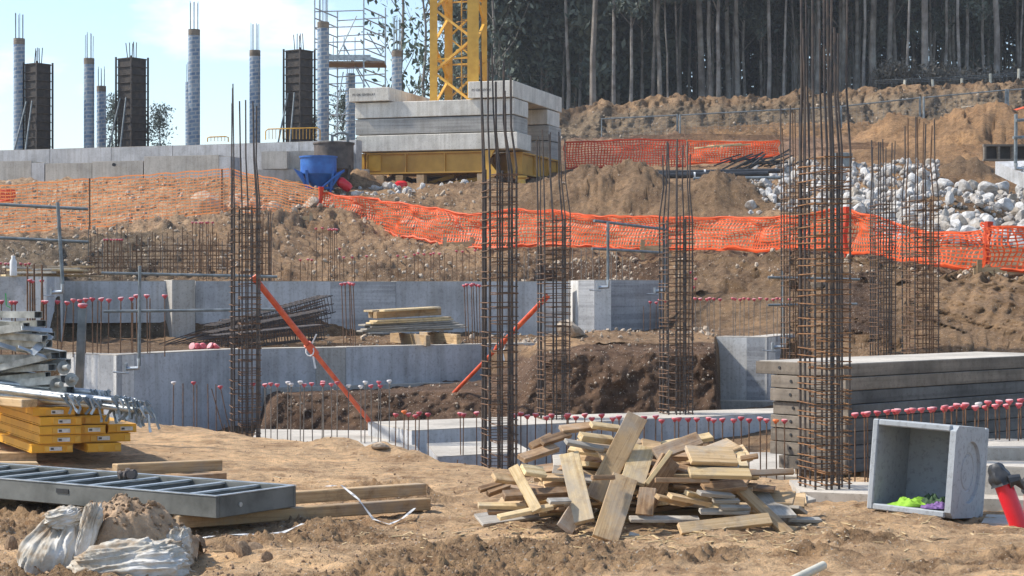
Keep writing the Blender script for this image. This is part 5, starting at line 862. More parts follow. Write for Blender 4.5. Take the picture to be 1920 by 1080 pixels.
# thin air haze round the whole site
hz, n, l, b = newmat('thin_haze', 1); n.remove(b); pv = n.new('ShaderNodeVolumePrincipled'); pv.inputs['Color'].default_value = (.86, .92, 1, 1); pv.inputs['Density'].default_value = .0004
l.new(pv.outputs[0], n['Material Output'].inputs['Volume'])
hb = MB().box((0, 1280, 18), (2600, 2800, 60)).build('haze', hz); tag(hb, kind='stuff')
# ---------------------------------------------------------------- stack of large slabs on the right
A = Vector((X(1590, 16.6), 16.6, 0)); LD = Vector((.735, .678, 0)); SD = Vector((-.678, .735, 0)); SR = math.atan2(.678, .735)
lay = 8; th = .122
names = ['lowest', 'second', 'third', 'fourth', 'fifth', 'sixth', 'seventh', 'topmost']
for i in range(lay):
    z = -.05 + i * th; dx = random.uniform(-.02, .02) - (.04 if i == 0 else 0); dy = random.uniform(-.012, .012)
    W_ = .86 + (.16 if i == lay - 1 else (-.10 if i == 0 else 0)); L_ = 3.6
    c = A + LD * (dx) + SD * dy + Vector((0, 0, z)); e = empty('concrete_slab', c, SR, '%s slab in the tall stack right of the nearest rebar column' % names[i], 'slab', 'stacked slabs')
    MB().bbox((L_, W_, th - .006), .005, (L_ / 2, W_ / 2, th / 2)).build('slab_body', M['conc_dark'] if i < 6 else M['conc_dirty'], e)
    MB().bbox((.03, W_ - .004, th - .008), .004, (-.012, W_ / 2, th / 2)).build('end_face', M['conc_dirty'], e)
    for y in (.16, W_ * .72): MB().tube([(-.034, y, th * .55), (-.02, y, th * .55)], .014, 10).build('bolt_hole', M['black'], e)
    if i == lay - 1: MB().box((L_ / 2, W_ / 2, th - .002), (L_ - .03, W_ - .03, .006)).build('top_face', M['conc_top'], e)
for i, (a_, b_) in enumerate((((.3, .05), (.3, .8)), ((2.6, .05), (2.6, .8)))): q0 = A + LD * a_[0] + SD * a_[1]; q1 = A + LD * b_[0] + SD * b_[1]; board(q0 + Vector((0, 0, -.09)), q1 + Vector((0, 0, -.09)), .1, .08, 'wood_old', '%s bearer under the stacked slabs' % ('left', 'right')[i], cat='timber')
# ---------------------------------------------------------------- precast manhole box
bx = X(1781, 13.15); e = empty('precast_box', (bx, 13.15, gz(bx, 13.15) + .03), R(-22), 'open grey precast concrete box with a round recess on its side', 'concrete box')
e.rotation_euler = (R(-5), R(2.4), R(-36)); w_, d_, h_, t_ = .64, .62, .655, .045
mb = MB(); mb.bbox((w_, t_, h_), .01, (-w_ / 2, d_ - t_ / 2, h_ / 2)); mb.bbox((t_, d_ - t_, h_), .008, (-w_ + t_ / 2, (d_ - t_) / 2, h_ / 2))
mb.bbox((w_ - 2 * t_, d_ - t_, t_), .008, (-w_ / 2, (d_ - t_) / 2, t_ / 2)); mb.bbox((w_ - 2 * t_, d_ - t_, t_), .008, (-w_ / 2, (d_ - t_) / 2, h_ - t_ / 2)); mb.build('box_shell', M['box'], e)
# right wall with circular recess (ring of faces)
cyc, czc, rr, rc = d_ * .50, h_ * .50, .20, .022
def ringpts(r, x): return [(x, cyc + r * .95 * math.cos(2 * math.pi * k / 40), czc + r * 1.12 * math.sin(2 * math.pi * k / 40)) for k in range(40)]
def sq(x):
    o_ = []
    for k in range(40):
        a = 2 * math.pi * k / 40; c_, s_ = math.cos(a), math.sin(a); f = min((d_ - t_) / 2 / max(abs(c_), 1e-6), h_ / 2 / max(abs(s_), 1e-6)); o_.append((x, (d_ - t_) / 2 + f * c_, h_ / 2 + f * s_))
    return o_
mb = MB(); L_ = [sq(-t_), sq(0), ringpts(rr, 0), ringpts(rr - .006, -rc), ringpts(rr * .64, -rc), ringpts(rr * .61, -rc - .006), ringpts(rr * .56, -rc - .006), ringpts(rr * .53, -rc), ringpts(.004, -rc)]
vs = [p for l_ in L_ for p in l_]; fs = [(i * 40 + k, i * 40 + (k + 1) % 40, (i + 1) * 40 + (k + 1) % 40, (i + 1) * 40 + k) for i in range(len(L_) - 1) for k in range(40)]; fs += [tuple(range(40))[::-1], tuple((len(L_) - 1) * 40 + k for k in range(40))]
mb.add(vs, fs); mb.build('side_wall', M['box'], e)
# cloths inside
def cloth(name, m, cx, cy, cz, sx, sy, sz, label, seed, parent=None, cat='clothing', nr=34, na=72):
    mb = MB(); r_, t_ = np.meshgrid(np.linspace(.01, 1, nr), np.linspace(0, 2 * np.pi, na, False), indexing='ij')
    ed = 1 + .22 * vn(np.cos(t_) * 1.8, np.sin(t_) * 1.8, 0, seed + 3) + .10 * vn(np.cos(t_) * 5, np.sin(t_) * 5, 0, seed + 2); gx, gy = r_ * np.cos(t_) * ed, r_ * np.sin(t_) * ed
    f1 = (1 - np.abs(fbm(gx * 1.7 + .3, gy * 1.2, 0, seed, 3))) ** 2 * .7 + .25 * (1 - np.abs(vn(gx * 4 + gy * 2, gy * 3, 0, seed + 1))); z = (f1 * .8 + .1) * np.sqrt(np.clip(1.0 - r_ ** 3, 0, 1)) * sz
    vs = np.stack([gx * sx, gy * sy, z], -1).reshape(-1, 3).tolist(); mb.add(vs, [(i * na + k, i * na + (k + 1) % na, (i + 1) * na + (k + 1) % na, (i + 1) * na + k) for i in range(nr - 1) for k in range(na)], True)
    o = mb.build(name, m, parent, (cx, cy, cz)); return tag(o, label, cat)
bw = lambda x, y, z: Matrix.Rotation(R(-36), 4, 'Z') @ Vector((x, y, z)) + e.location
q = bw(-.36, .17, t_ + .012); cloth('vest', M['vest'], q.x, q.y, q.z, .17, .10, .075, 'crumpled lime green safety vest lying in the concrete box', 3)
q = bw(-.23, .27, t_ + .012); cloth('jacket', M['vest_dark'], q.x, q.y, q.z, .11, .11, .11, 'dark green garment heaped behind the lime vest in the box', 6)
q = bw(-.15, .12, t_ + .012); cloth('glove', M['purple'], q.x, q.y, q.z, .11, .08, .06, 'purple cloth in the right corner of the concrete box', 9)
# red tube capped with black plastic, far right
D = 12.6; a_ = P(1916, 1000, D); b_ = P(1878, 900, D + .05); e = empty('red_tube', a_, 0, 'thick red tube leaning left with black plastic over its end', 'tube')
d = b_ - a_; MB().tube([-d * .5, d * 1.0], .062, 22).build('tube_body', M['red'], e)
mb = MB(); n_ = 22; rings = []; dn = d.normalized(); u, v = basis(d)
for i in range(10):
    t = i / 9; r0 = .066 + .012 * math.sin(t * 6) + (.016 if i == 0 else 0); r0 *= (1 if i < 8 else (.82 if i == 8 else .5)); c = d * 1.0 + dn * (-.035 + t * .15) + Vector((-.012 * t, 0, 0))
    rings += [c + (u * math.cos(a) + v * math.sin(a)) * r0 * (1 + .10 * math.sin(a * 5 + t * 4) + .05 * math.sin(a * 11 + t * 9)) for a in [2 * math.pi * k / n_ for k in range(n_)]]
mb.add(rings, [(i * n_ + k, i * n_ + (k + 1) % n_, (i + 1) * n_ + (k + 1) % n_, (i + 1) * n_ + k) for i in range(9) for k in range(n_)] + [tuple(9 * n_ + k for k in range(n_))], True)
mb.tube([d * .98 + Vector((.03, -.05, .0)), d * 1.0 + Vector((.09, -.05, .01)), d * .96 + Vector((.135, -.03, -.04))], [.05, .04, .012], 9); mb.build('plastic_cover', M['black'], e)
e = empty('machine', P(1925, 985, 12.9), 0, 'white and black machine part cut off by the right edge', 'machine'); MB().bbox((.08, .12, .12), .02, (.10, .1, .40)).build('housing', M['white'], e); MB().bbox((.12, .1, .12), .02, (.03, .0, .27)).build('grip', M['black'], e); MB().bbox((.1, .1, .24), .02, (.08, .15, .12)).build('stand', M['red'], e)
q0 = P(1496, 1083, 10.0); q1 = P(1544, 1060, 10.2); tag(MB().tube([Vector((0, 0, 0)) - (q1 - q0) * 1.5, q1 - q0], .024, 14).build('wooden_pole', M['pipe'], None, tuple(q0)), 'pale round pole end lying on the sand at the bottom edge', 'pole')
# ---------------------------------------------------------------- the timber pile
G = 'boards of the timber pile'
def bpx(x, y): return (x / 2.743 + 860, y / 2.743 + 740)
def pb(a_, b_, D0, D1, wz, m, label, t=.027, up=(0, -.6, .8)):
    p0 = P(*bpx(*a_), D0); p1 = P(*bpx(*b_), D1); w = wz / 2.743 / FP * (D0 + D1) / 2; return board(p0, p1, w, t, m, label, G, up)
pb((700, 540), (920, 110), 12.45, 12.75, 112, 'wood', 'longest upright leaning brown board at the top of the timber pile', up=(.0, -.9, .3))
pb((648, 655), (568, 305), 12.12, 12.5, 104, 'wood_pale', 'bright yellow leaning board left of the pile middle', .035, (-.1, -.85, .4))
pb((752, 748), (856, 425), 11.95, 12.3, 135, 'wood', 'wide leaning board with a grey stain at the front of the pile', .03, (.1, -.85, .45))
pb((895, 450), (950, 270), 12.45, 12.75, 125, 'wood_pale', 'short bright board leaning behind the wide front board', .03, (.1, -.7, .6))
pb((405, 600), (282, 372), 12.2, 12.5, 56, 'wood_pale', 'narrow whitish board leaning at the left of the pile', .03, (-.2, -.8, .5))
pb((960, 560), (1090, 330), 12.5, 12.6, 120, 'wood_old', 'knotted brown board tilted at the pile centre', .03, (.5, -.8, .1))
pb((965, 460), (1092, 292), 12.42, 12.55, 24, 'wood_pale', 'bright edge board beside the knotted one', .03, (.5, -.3, .8))
pb((955, 620), (975, 480), 12.3, 12.36, 90, 'wood_old', 'short dark board with a knot standing low in the centre', .03, (-.3, -.9, .2))
pb((1700, 722), (1455, 490), 12.2, 12.5, 62, 'wood', 'brown board sloping down at the right end of the pile', .035, (.2, -.75, .7))
pb((1680, 628), (1560, 492), 12.4, 12.75, 130, 'wood_grey', 'wide blue grey board sloping at the right end of the pile', .025, (.2, -.5, .8))
pb((1135, 692), (1600, 640), 12.0, 12.25, 66, 'wood', 'long board with dark scrapes lying low at the front right', .035, (0, -.75, .6))
pb((1185, 400), (1500, 408), 12.3, 12.35, 80, 'wood_pale', 'light board lying flat high on the right of the pile', .03, (0, -.45, .9))
pb((1180, 310), (1420, 320), 12.4, 12.5, 125, 'wood', 'broad stained board near the top right of the pile', .035, (-.1, -.6, .75))
pb((1050, 262), (1300, 215), 12.7, 12.8, 60, 'wood_pale', 'pale board near the top right behind the broad stained one', .03, (0, -.4, .9))
pb((1010, 310), (1240, 225), 12.6, 12.7, 80, 'wood_old', 'grey brown tilted board below the pale top right board', .03, (0, -.7, .6))
pb((1010, 440), (1290, 442), 12.25, 12.3, 26, 'wood_old', 'thin edge on board in the middle of the pile', .03, (0, -.9, .2))
pb((685, 427), (800, 425), 12.1, 12.2, 24, 'wood_old', 'short stub wedged beside the longest upright board', .03, (0, -.9, .2))
pb((1495, 405), (1722, 395), 12.6, 12.7, 30, 'wood_old', 'dark square stick jutting right from the pile', .03, (0, -.8, .5))
pb((1450, 330), (1540, 315), 12.7, 12.7, 24, 'wood_old', 'small upper stick jutting right from the pile', .03, (0, -.8, .5))
pb((100, 570), (345, 575), 12.35, 12.4, 44, 'wood_pale', 'light board end at the far left foot of the pile', .028, (0, -.35, .95)); pb((150, 602), (340, 600), 12.35, 12.4, 40, 'wood_old', 'brown board under the far left light one', .028, (0, -.35, .95))
pb((205, 632), (480, 575), 12.1, 12.3, 40, 'wood_pale', 'pale board pointing out low at the front left', .028, (0, -.4, .95))
pb((180, 425), (300, 440), 12.4, 12.5, 60, 'wood', 'tan board end above the left sticks', .03, (0, -.6, .8))
pb((525, 180), (700, 160), 12.8, 12.9, 60, 'wood_old', 'upper left brown board with a pale top', .03, (0, -.5, .9)); pb((680, 155), (830, 175), 12.8, 12.9, 46, 'wood_pale', 'highest pale board left of the longest leaning one', .03, (0, -.5, .9))
pb((625, 215), (790, 235), 12.6, 12.75, 48, 'wood_pale', 'pale block board below the highest one', .045, (0, -.5, .9)); pb((550, 242), (740, 278), 12.5, 12.65, 44, 'wood_grey', 'white grey board with cement film high on the left', .025, (0, -.5, .9))
pb((370, 270), (480, 215), 12.7, 12.8, 40, 'wood_old', 'dark short board on the upper left slope', .04, (0, -.7, .6)); pb((425, 245), (570, 200), 12.65, 12.8, 46, 'wood_old', 'brown board overlapping the dark short one', .03, (0, -.7, .6))
pb((320, 330), (500, 270), 12.5, 12.7, 60, 'wood_old', 'weathered brown board on the left slope', .035, (-.1, -.6, .8)); pb((330, 385), (440, 400), 12.4, 12.5, 70, 'wood_pale', 'short pale board below the weathered one on the left slope', .03, (0, -.6, .7))
pb((105, 490), (230, 455), 12.5, 12.6, 30, 'wood_old', 'dark stick end at the far left', .03, (0, -.6, .8)); pb((150, 510), (260, 470), 12.5, 12.6, 28, 'wood_old', 'second dark stick end at the far left', .04, (0, -.6, .8))
pb((230, 520), (560, 500), 12.3, 12.45, 56, 'wood_old', 'long low brown board crossing the left half', .045, (0, -.5, .85)); pb((462, 548), (570, 545), 12.1, 12.2, 40, 'wood_grey', 'short grey board end under the bright yellow one', .025, (0, -.5, .85))
pb((545, 690), (600, 600), 12.15, 12.4, 90, 'wood_old', 'brown plank end standing low below the bright yellow board', .03, (.2, -.9, .3)); pb((880, 640), (1235, 640), 12.3, 12.4, 44, 'wood_grey', 'low grey board near the ground at the centre', .025, (0, -.4, .9))
pb((1490, 700), (1670, 715), 12.2, 12.3, 56, 'wood_old', 'low brown board under the right end', .03, (0, -.4, .9)); pb((1660, 690), (1815, 710), 12.3, 12.4, 54, 'wood', 'board end lying flat at the right foot', .028, (0, -.5, .9)); pb((1690, 640), (1860, 645), 12.5, 12.6, 34, 'wood_grey', 'grey flat board end farthest right', .025, (0, -.4, .9))
pb((1230, 700), (1475, 715), 12.3, 12.3, 60, 'wood_old', 'thick brown block under the long scraped board', .05, (0, -.9, .2)); pb((1020, 525), (1160, 560), 12.2, 12.35, 40, 'wood', 'short board end pointing left in the centre right', .03, (0, -.4, .9)); pb((1085, 520), (1290, 560), 12.15, 12.35, 46, 'wood', 'board end just right of the short centre one', .03, (0, -.4, .9))
pb((1170, 505), (1300, 540), 12.25, 12.4, 36, 'wood_pale', 'small pale board end in the right centre', .03, (0, -.4, .9)); pb((1235, 505), (1410, 520), 12.2, 12.4, 42, 'wood_grey', 'grey board end in the right centre', .025, (0, -.4, .9)); pb((1260, 480), (1470, 460), 12.35, 12.5, 70, 'wood_old', 'sloping brown board below the flat light one', .03, (0, -.6, .8)); pb((1310, 545), (1440, 545), 12.3, 12.4, 30, 'wood_grey', 'thin grey board end right of centre', .025, (0, -.4, .9)); pb((1240, 600), (1490, 600), 12.3, 12.4, 40, 'wood_grey', 'grey pair board low on the right', .025, (0, -.4, .9)); pb((1345, 580), (1495, 582), 12.3, 12.4, 36, 'wood_grey', 'second grey board low on the right', .025, (0, -.4, .9))
pb((875, 720), (925, 735), 12.1, 12.1, 30, 'wood_grey', 'tiny grey offcut on the ground before the pile', .03, (0, -.7, .7))
tone = ['wood_old', 'wood', 'wood', 'wood_grey', 'wood_old', 'wood', 'wood_pale']
for i in range(95):    # body of the heap
    t = i / 94; z = .03 + .46 * t; spread = (1 - t * .72)
    x = X(lerp(1225, 1215, t), 12.8) + random.gauss(0, .40) * spread * 1.25; x = max(-.30 + 0.3 * t + .45, min(1.86 - .5 * t, x)); y = 12.98 + random.gauss(0, .17) * spread; a = random.gauss(.0, .38); L = random.uniform(.4, .95) * (1 - .25 * t)
    dv = Vector((math.cos(a), math.sin(a), random.gauss(0, .13))) * L / 2; c = Vector((x, y, z + gz(x, y) * .5))
    board(c - dv, c + dv, random.uniform(.09, .19), random.choice([.02, .024, .027, .035]), random.choice(tone), 'weathered board buried among the others inside the timber pile', 'boards buried in the timber pile', (random.gauss(0, .18), -.35 + random.gauss(0, .1), .93))
for i in range(44):    # boards showing on the flanks and front of the heap
    t = random.random(); sd_ = random.choice((-1, -1, 1, 1, 0)); xx = (X(1235, 12.6) + sd_ * random.uniform(.25, 1.0) * (1 - .7 * t)) if sd_ else X(random.uniform(1000, 1400), 12.6)
    hz_ = .05 + .36 * max(0, 1 - ((xx - .95) / 1.05) ** 2) * random.uniform(.3, 1.0); yy_ = 12.62 + hz_ * .35; a = random.gauss(0, .4); L = random.uniform(.3, .66); tl = random.gauss(0, .09)
    dv = Vector((math.cos(a), math.sin(a), tl)) * L / 2; c = Vector((xx, yy_, hz_))
    board(c - dv, c + dv, random.choice([.09, .12, .145, .18]), random.choice([.02, .024, .027]), random.choice(['wood_old', 'wood_old', 'wood', 'wood', 'wood_pale', 'wood_grey']), 'short weathered board lying loose on the flank of the timber pile', 'boards on the flanks of the timber pile', (random.gauss(0, .3), -.3 + random.gauss(0, .2), .93))
# ---------------------------------------------------------------- ladder-like formwork panel on timbers at left
A = Vector((X(406, 12.1), 12.1, .105)); e1 = Vector((-.835, .55, 0)).normalized(); e2 = Vector((.55, .835, 0)).normalized(); PRz = math.atan2(e2.y, e2.x) - math.pi / 2
e = empty('formwork_panel', A, PRz, 'grey steel frame panel with open compartments lying on timbers in the left foreground', 'formwork panel')
Lp, Wp, hp = 3.4, .80, .142       # local: -x along the length, +y across
mb = MB(); mb.bbox((Lp, .03, hp), .005, (-Lp / 2, .015, hp / 2)); mb.bbox((Lp, .03, hp), .005, (-Lp / 2, Wp - .015, hp / 2)); mb.bbox((.03, Wp - .06, hp), .005, (-.0151, Wp / 2, hp / 2)); mb.bbox((.03, Wp - .06, hp), .005, (-Lp + .015, Wp / 2, hp / 2)); mb.build('frame', M['panel'], e)
mb = MB()
for x0, x1, y0, y1 in ((-Lp, 0, -.004, .03), (-Lp, 0, Wp - .03, Wp + .004), (-.034, .004, .0301, Wp - .0301)): mb.box(((x0 + x1) / 2, (y0 + y1) / 2, hp + .003), (x1 - x0, y1 - y0, .006))
mb.build('top_flange', M['galv'], e)
for k in range(1, 11):
    x = -k * .315; MB().box((x, Wp / 2, hp / 2 - .01), (.018, Wp - .062, hp - .03)).build('cross_rib', M['panel'], e); MB().box((x - .01, Wp / 2, hp - .012), (.045, Wp - .062, .012)).build('rib_flange', M['galv'], e)
MB().box((-Lp / 2, Wp / 2, .012), (Lp - .07, Wp - .07, .018)).build('face_sheet', M['panel'], e)
MB().tube([(-.0, .23, .07), (.006, .23, .07)], .016, 12).build('bolt_hole', M['galv'], e); MB().box((-1.42, -.003, .095), (.12, .006, .03)).build('slot', M['black'], e)
for k in range(3): q = A + e1 * (1.35 + k * .07) + e2 * .6; tag(MB().lathe([(.03, 0), (.035, .02), (.02, .03), (.02, .06), (.034, .065), (.03, .09)], 10).build('clamp', M['skip'], None, (q.x, q.y, A.z + hp + .005), (1.3, .3, k)), '%s rusty clamp from the right lying on the grey frame panel' % ordn(k), 'clamp', 'clamps on the panel')
pz = A.z
board(P(262, 978, 12.7) * 1, P(352, 978, 12.4), .10, .07, 'wood', 'upper block under the near edge of the frame panel', cat='timber'); board(P(305, 1003, 12.35), P(420, 995, 12.7), .1, .06, 'wood', 'lower block under the near edge of the frame panel', cat='timber')
board(PZ(430, .14, 12.75), PZ(792, .105, 13.9), .10, .085, 'wood', 'upper long timber lying right of the frame panel', cat='timber', bev=.006); board(PZ(330, .06, 12.3), PZ(802, .045, 13.45), .09, .085, 'wood', 'lower long timber running out from under the frame panel', cat='timber', bev=.006)
board(PZ(215, .16, 14.8), PZ(412, .14, 15.4), .10, .09, 'wood', 'upper timber of the pair behind the frame panel', cat='timber', bev=.006); board(PZ(240, .055, 14.7), PZ(420, .05, 15.25), .10, .09, 'wood_old', 'lower timber of the pair behind the frame panel', cat='timber', bev=.006)
board(PZ(-60, .16, 15.0), PZ(70, .14, 15.2), .11, .09, 'wood', 'timber end at the left edge behind the frame panel', cat='timber', bev=.006); board(PZ(-80, .10, 16.3), PZ(66, .09, 16.6), .13, .11, 'wood', 'bearer timber under the yellow stack at the left edge', cat='timber', bev=.006)
board(PZ(-60, .03, 14.6), PZ(60, .03, 14.8), .10, .05, 'wood_old', 'low timber below the timber end at the left edge', cat='timber')
def strip(name, pts, w, label, cat):
    mb = MB(); pts = [Vector(p) for p in pts]; vs = []; P_ = []
    for i in range(len(pts) - 1):
        for k in range(8): P_.append(pts[i].lerp(pts[i + 1], k / 8))
    P_.append(pts[-1])
    for i, p in enumerate(P_): t = (P_[min(i + 1, len(P_) - 1)] - P_[max(i - 1, 0)]).normalized(); s = Vector((-t.y, t.x, .25 * math.sin(i * .6))).normalized() * w / 2; vs += [p - s, p + s]
    mb.add(vs, [(2 * i, 2 * i + 1, 2 * i + 3, 2 * i + 2) for i in range(len(P_) - 1)], True); o = mb.build(name, M['paper'], None, None); tag(o, label, cat)
    mb = MB()
    for i in range(3, len(P_) - 3, 5): mb.add([vs[2 * i] + Vector((0, 0, .0015)), vs[2 * i + 1] + Vector((0, 0, .0015)), vs[2 * i + 3] + Vector((0, 0, .0015)), vs[2 * i + 2] + Vector((0, 0, .0015))], [(0, 1, 3, 2)] if False else [(0, 1, 2, 3)])
    mb.build('printed_bands', M['grey_print'], o)
def gp(px, D, h=.012): p = onp(px, D); p.z += h; return p
strip('warning_tape', [PZ(610, .188, 13.3), PZ(640, .19, 13.35), PZ(672, .13, 13.0), gp(700, 12.9, .02), gp(730, 12.75), gp(755, 12.9, .03), gp(778, 13.2, .05)], .019, 'white banded tape curling off the long timber', 'tape')
strip('warning_tape', [gp(368, 11.9, .02), gp(420, 11.85, .02), gp(480, 11.95, .02), gp(530, 12.1, .03), gp(568, 12.35, .05)], .028, 'white banded tape lying on the mud below the frame panel', 'tape')
# ---------------------------------------------------------------- yellow beam stack
S1 = Vector((.955, .297, 0)); S2 = Vector((-.42, .907, 0)); YR = math.atan2(.297, .955)
def ypanel(px, D, zb, w, L, label, h=.078, lab=True):
    c = Vector((X(px, D), D, zb)); e = empty('yellow_panel', c, YR, label, 'formwork beam', 'yellow formwork beams in the stack'); sk = -.16
    def s(p): return (p[0] + p[1] * sk, p[1], p[2])
    def bx(x0, x1, y0, y1, z0_, z1_): vs = [s(p) for p in ((x0, y0, z0_), (x1, y0, z0_), (x1, y1, z0_), (x0, y1, z0_), (x0, y0, z1_), (x1, y0, z1_), (x1, y1, z1_), (x0, y1, z1_))]; return vs, [(0, 3, 2, 1), (4, 5, 6, 7), (0, 1, 5, 4), (1, 2, 6, 5), (2, 3, 7, 6), (3, 0, 4, 7)]
    mb = MB(); mb.add(*bx(0, w, .012, L, .012, h - .008)); mb.add(*bx(-.006, w + .006, 0, L, h - .014, h - .004)); mb.add(*bx(-.006, w + .006, 0, L, .0, .01)); mb.build('web', M['beam_yellow'], e)
    mb = MB(); mb.add(*bx(-.002, w + .002, -.008, .008, .008, h - .012)); mb.build('end_plate', M['beam_yellow'], e)
    for x in (.0 + w * .30, w - .05): mb = MB(); mb.add(*bx(x, x + .045, -.022, -.008, .012, h - .02)); mb.build('end_lug', M['yellow'], e)
    if lab: mb = MB(); mb.add(*bx(w * .42, w * .42 + .105, -.0235, -.0085 - .0015, .018, h - .026)); mb.build('sticker', M['paper'], e); mb = MB(); mb.add(*bx(w * .42 + .008, w * .42 + .035, -.0255, -.0238, .026, h - .034)); mb.build('sticker_print', M['ink'], e)
yy = [(60, 'lowest'), (75, 'second'), (75, 'third'), (76, 'fourth'), (62, 'topmost')]
for i, (px, nm) in enumerate(yy): ypanel(px, 16.2 + random.uniform(-.02, .02), .165 + i * .080, .345 + random.uniform(-.01, .01), 2.6, '%s yellow beam in the left column of the stack' % nm)
for i, (px, w, nm) in enumerate([(165, .28, 'lowest'), (137, .49, 'second'), (140, .26, 'third'), (139, .30, 'topmost')]): ypanel(px, 16.3 + (i % 2) * .05, .165 + i * .080, w, 2.6, '%s yellow beam in the right column of the stack' % nm, lab=i in (1, 2))
ypanel(203, 16.45, .325, .24, 2.5, 'yellow beam at the right end of the stack with a white sticker'); ypanel(137, 16.45, .485, .26, 2.5, 'yellow beam lying under the galvanised tubes', lab=False)
board(PZ(-40, .62, 16.6), PZ(56, .605, 16.1), .16, .07, 'wood', 'square timber lying on the yellow beams', cat='timber', bev=.006)
board(PZ(60, .60, 16.3), PZ(120, .60, 16.5), .12, .06, 'wood_old', 'rusty stained timber end on the yellow beams', cat='timber', bev=.006)
for i in range(11):
    y0 = 733 + (i % 4) * 5; k = i * 1.0; px1 = [150, 190, 235, 255, 280, 284, 262, 270, 225, 205, 245][i]; z1 = .67 - (i % 3) * .03 + (.03 if i > 7 else 0); D1 = 15.8 + (i % 5) * .09
    p0 = PZ(-140, z1 + .10, D1 + .95); p1 = PZ(px1, z1 - .02 - .0005 * max(0, px1 - 200), D1 + .1); tp_ = empty('scaffold_prop', p0, 0, '%s galvanised tube prop in the bundle on the yellow beams' % ordn(i), 'prop', 'galvanised props on the stack'); d = p1 - p0
    MB().tube([(0, 0, 0), d], .021 + .004 * (i % 2), 12).build('tube', M['galv'], tp_)
    for q in range(3):
        c = d - d.normalized() * (.015 + q * .065); rr_ = random.Random(i * 7 + q); mb = MB()
        pts = [c + Vector((rr_.uniform(-.03, .04), rr_.uniform(-.05, .0), rr_.uniform(-.02, .035))), c + Vector((rr_.uniform(-.01, .06), -.04, rr_.uniform(-.05, .0))), c + Vector((rr_.uniform(0, .07), -.05, rr_.uniform(-.14, -.05)))]
        mb.tube(pts, [.014, .011, .009], 6); mb.bar(pts[2], pts[2] + Vector((rr_.uniform(-.05, .05), -.01, -rr_.uniform(.03, .07))), .022, .007, (0, 1, 0)); mb.box(c + Vector((0, -.012, rr_.uniform(-.01, .02))), (.03, .05, .055), Matrix.Rotation(rr_.uniform(-1, 1), 3, 'Y')); mb.tube([c + Vector((rr_.uniform(-.05, 0), -.05, .03)), c + Vector((rr_.uniform(0, .05), -.05, -.05))], .010, 6); mb.build('clamp_fitting', M['galv'] if q % 2 else M['galv_dull'], tp_)
# stacked grey steel box sections
for i in range(22):
    r_ = i // 3; c_ = i % 3; px1 = [132, 112, 96, 122, 90, 70, 98, 128, 62, 104, 68, 118, 92, 76, 60, 84, 96, 66, 50, 78, 56, 72][i] * 1.0; z1 = .70 + r_ * .092 + (i * 7 % 5) * .012; D1 = 16.35 + c_ * .22 - r_ * .02; rr_ = random.Random(i); a = rr_.uniform(-.25, .5)
    p1 = PZ(px1, z1, D1); L = 1.5; d = Vector((-math.cos(a) * .8, .6 + rr_.uniform(-.15, .15), rr_.uniform(-.22, .12))).normalized() * L; e = empty('steel_section', p1, 0, '%s grey steel section in the pile above the props' % ordn(i), 'steel section', 'grey steel sections in the pile')
    w = rr_.choice([.07, .085, .10]); hh = rr_.choice([.06, .07, .08]); dn = d.normalized(); u = dn.cross(Vector((0, 0, 1))).normalized(); mb = MB(); t_ = .006
    for s_ in (-1, 1): mb.bar(u * s_ * (w - t_) / 2, u * s_ * (w - t_) / 2 + d, t_, hh - .0125); mb.bar(Vector((0, 0, s_ * (hh - t_) / 2)), Vector((0, 0, s_ * (hh - t_) / 2)) + d, w, t_)
    mb.build('box_section', M['alu'], e); MB().bar(dn * .03, dn * .035, w - .015, hh - .015).build('hollow_shade', M['black'], e)  # black plate inside the open end paints in the shade of the hollow
for i, (a_, b_, D, w, lab) in enumerate([((58, 664), (95, 628), 16.2, .075, 'bright flat steel strip standing slanted in the grey pile'), ((34, 650), (92, 672), 16.15, .03, 'narrow bright strip crossing the grey pile'), ((40, 615), (98, 620), 16.2, .05, 'flat grey strip on top right of the steel pile'), ((-20, 640), (30, 655), 16.1, .05, 'bright strip at the left of the steel pile')]): board(P(*a_, D), P(*b_, D + .15), w, .008, 'galv', lab, None, (0, -.8, .6), 'steel_strip', 'strip')
for i, (px, y, lab) in enumerate([(118, 690, 'upper round steel base disc beside the grey pile'), (132, 712, 'lower round steel base disc beside the grey pile'), (104, 722, 'lowest round steel base disc beside the grey pile')]): tag(MB().lathe([(.0505, 0), (.055, .004), (.060, .016), (.024, .02), (.022, .12)], 18).build('base_disc', M['alu'], None, P(px, y, 16.0 + i * .05), (R(84), 0, R(38))), lab, 'base plate')
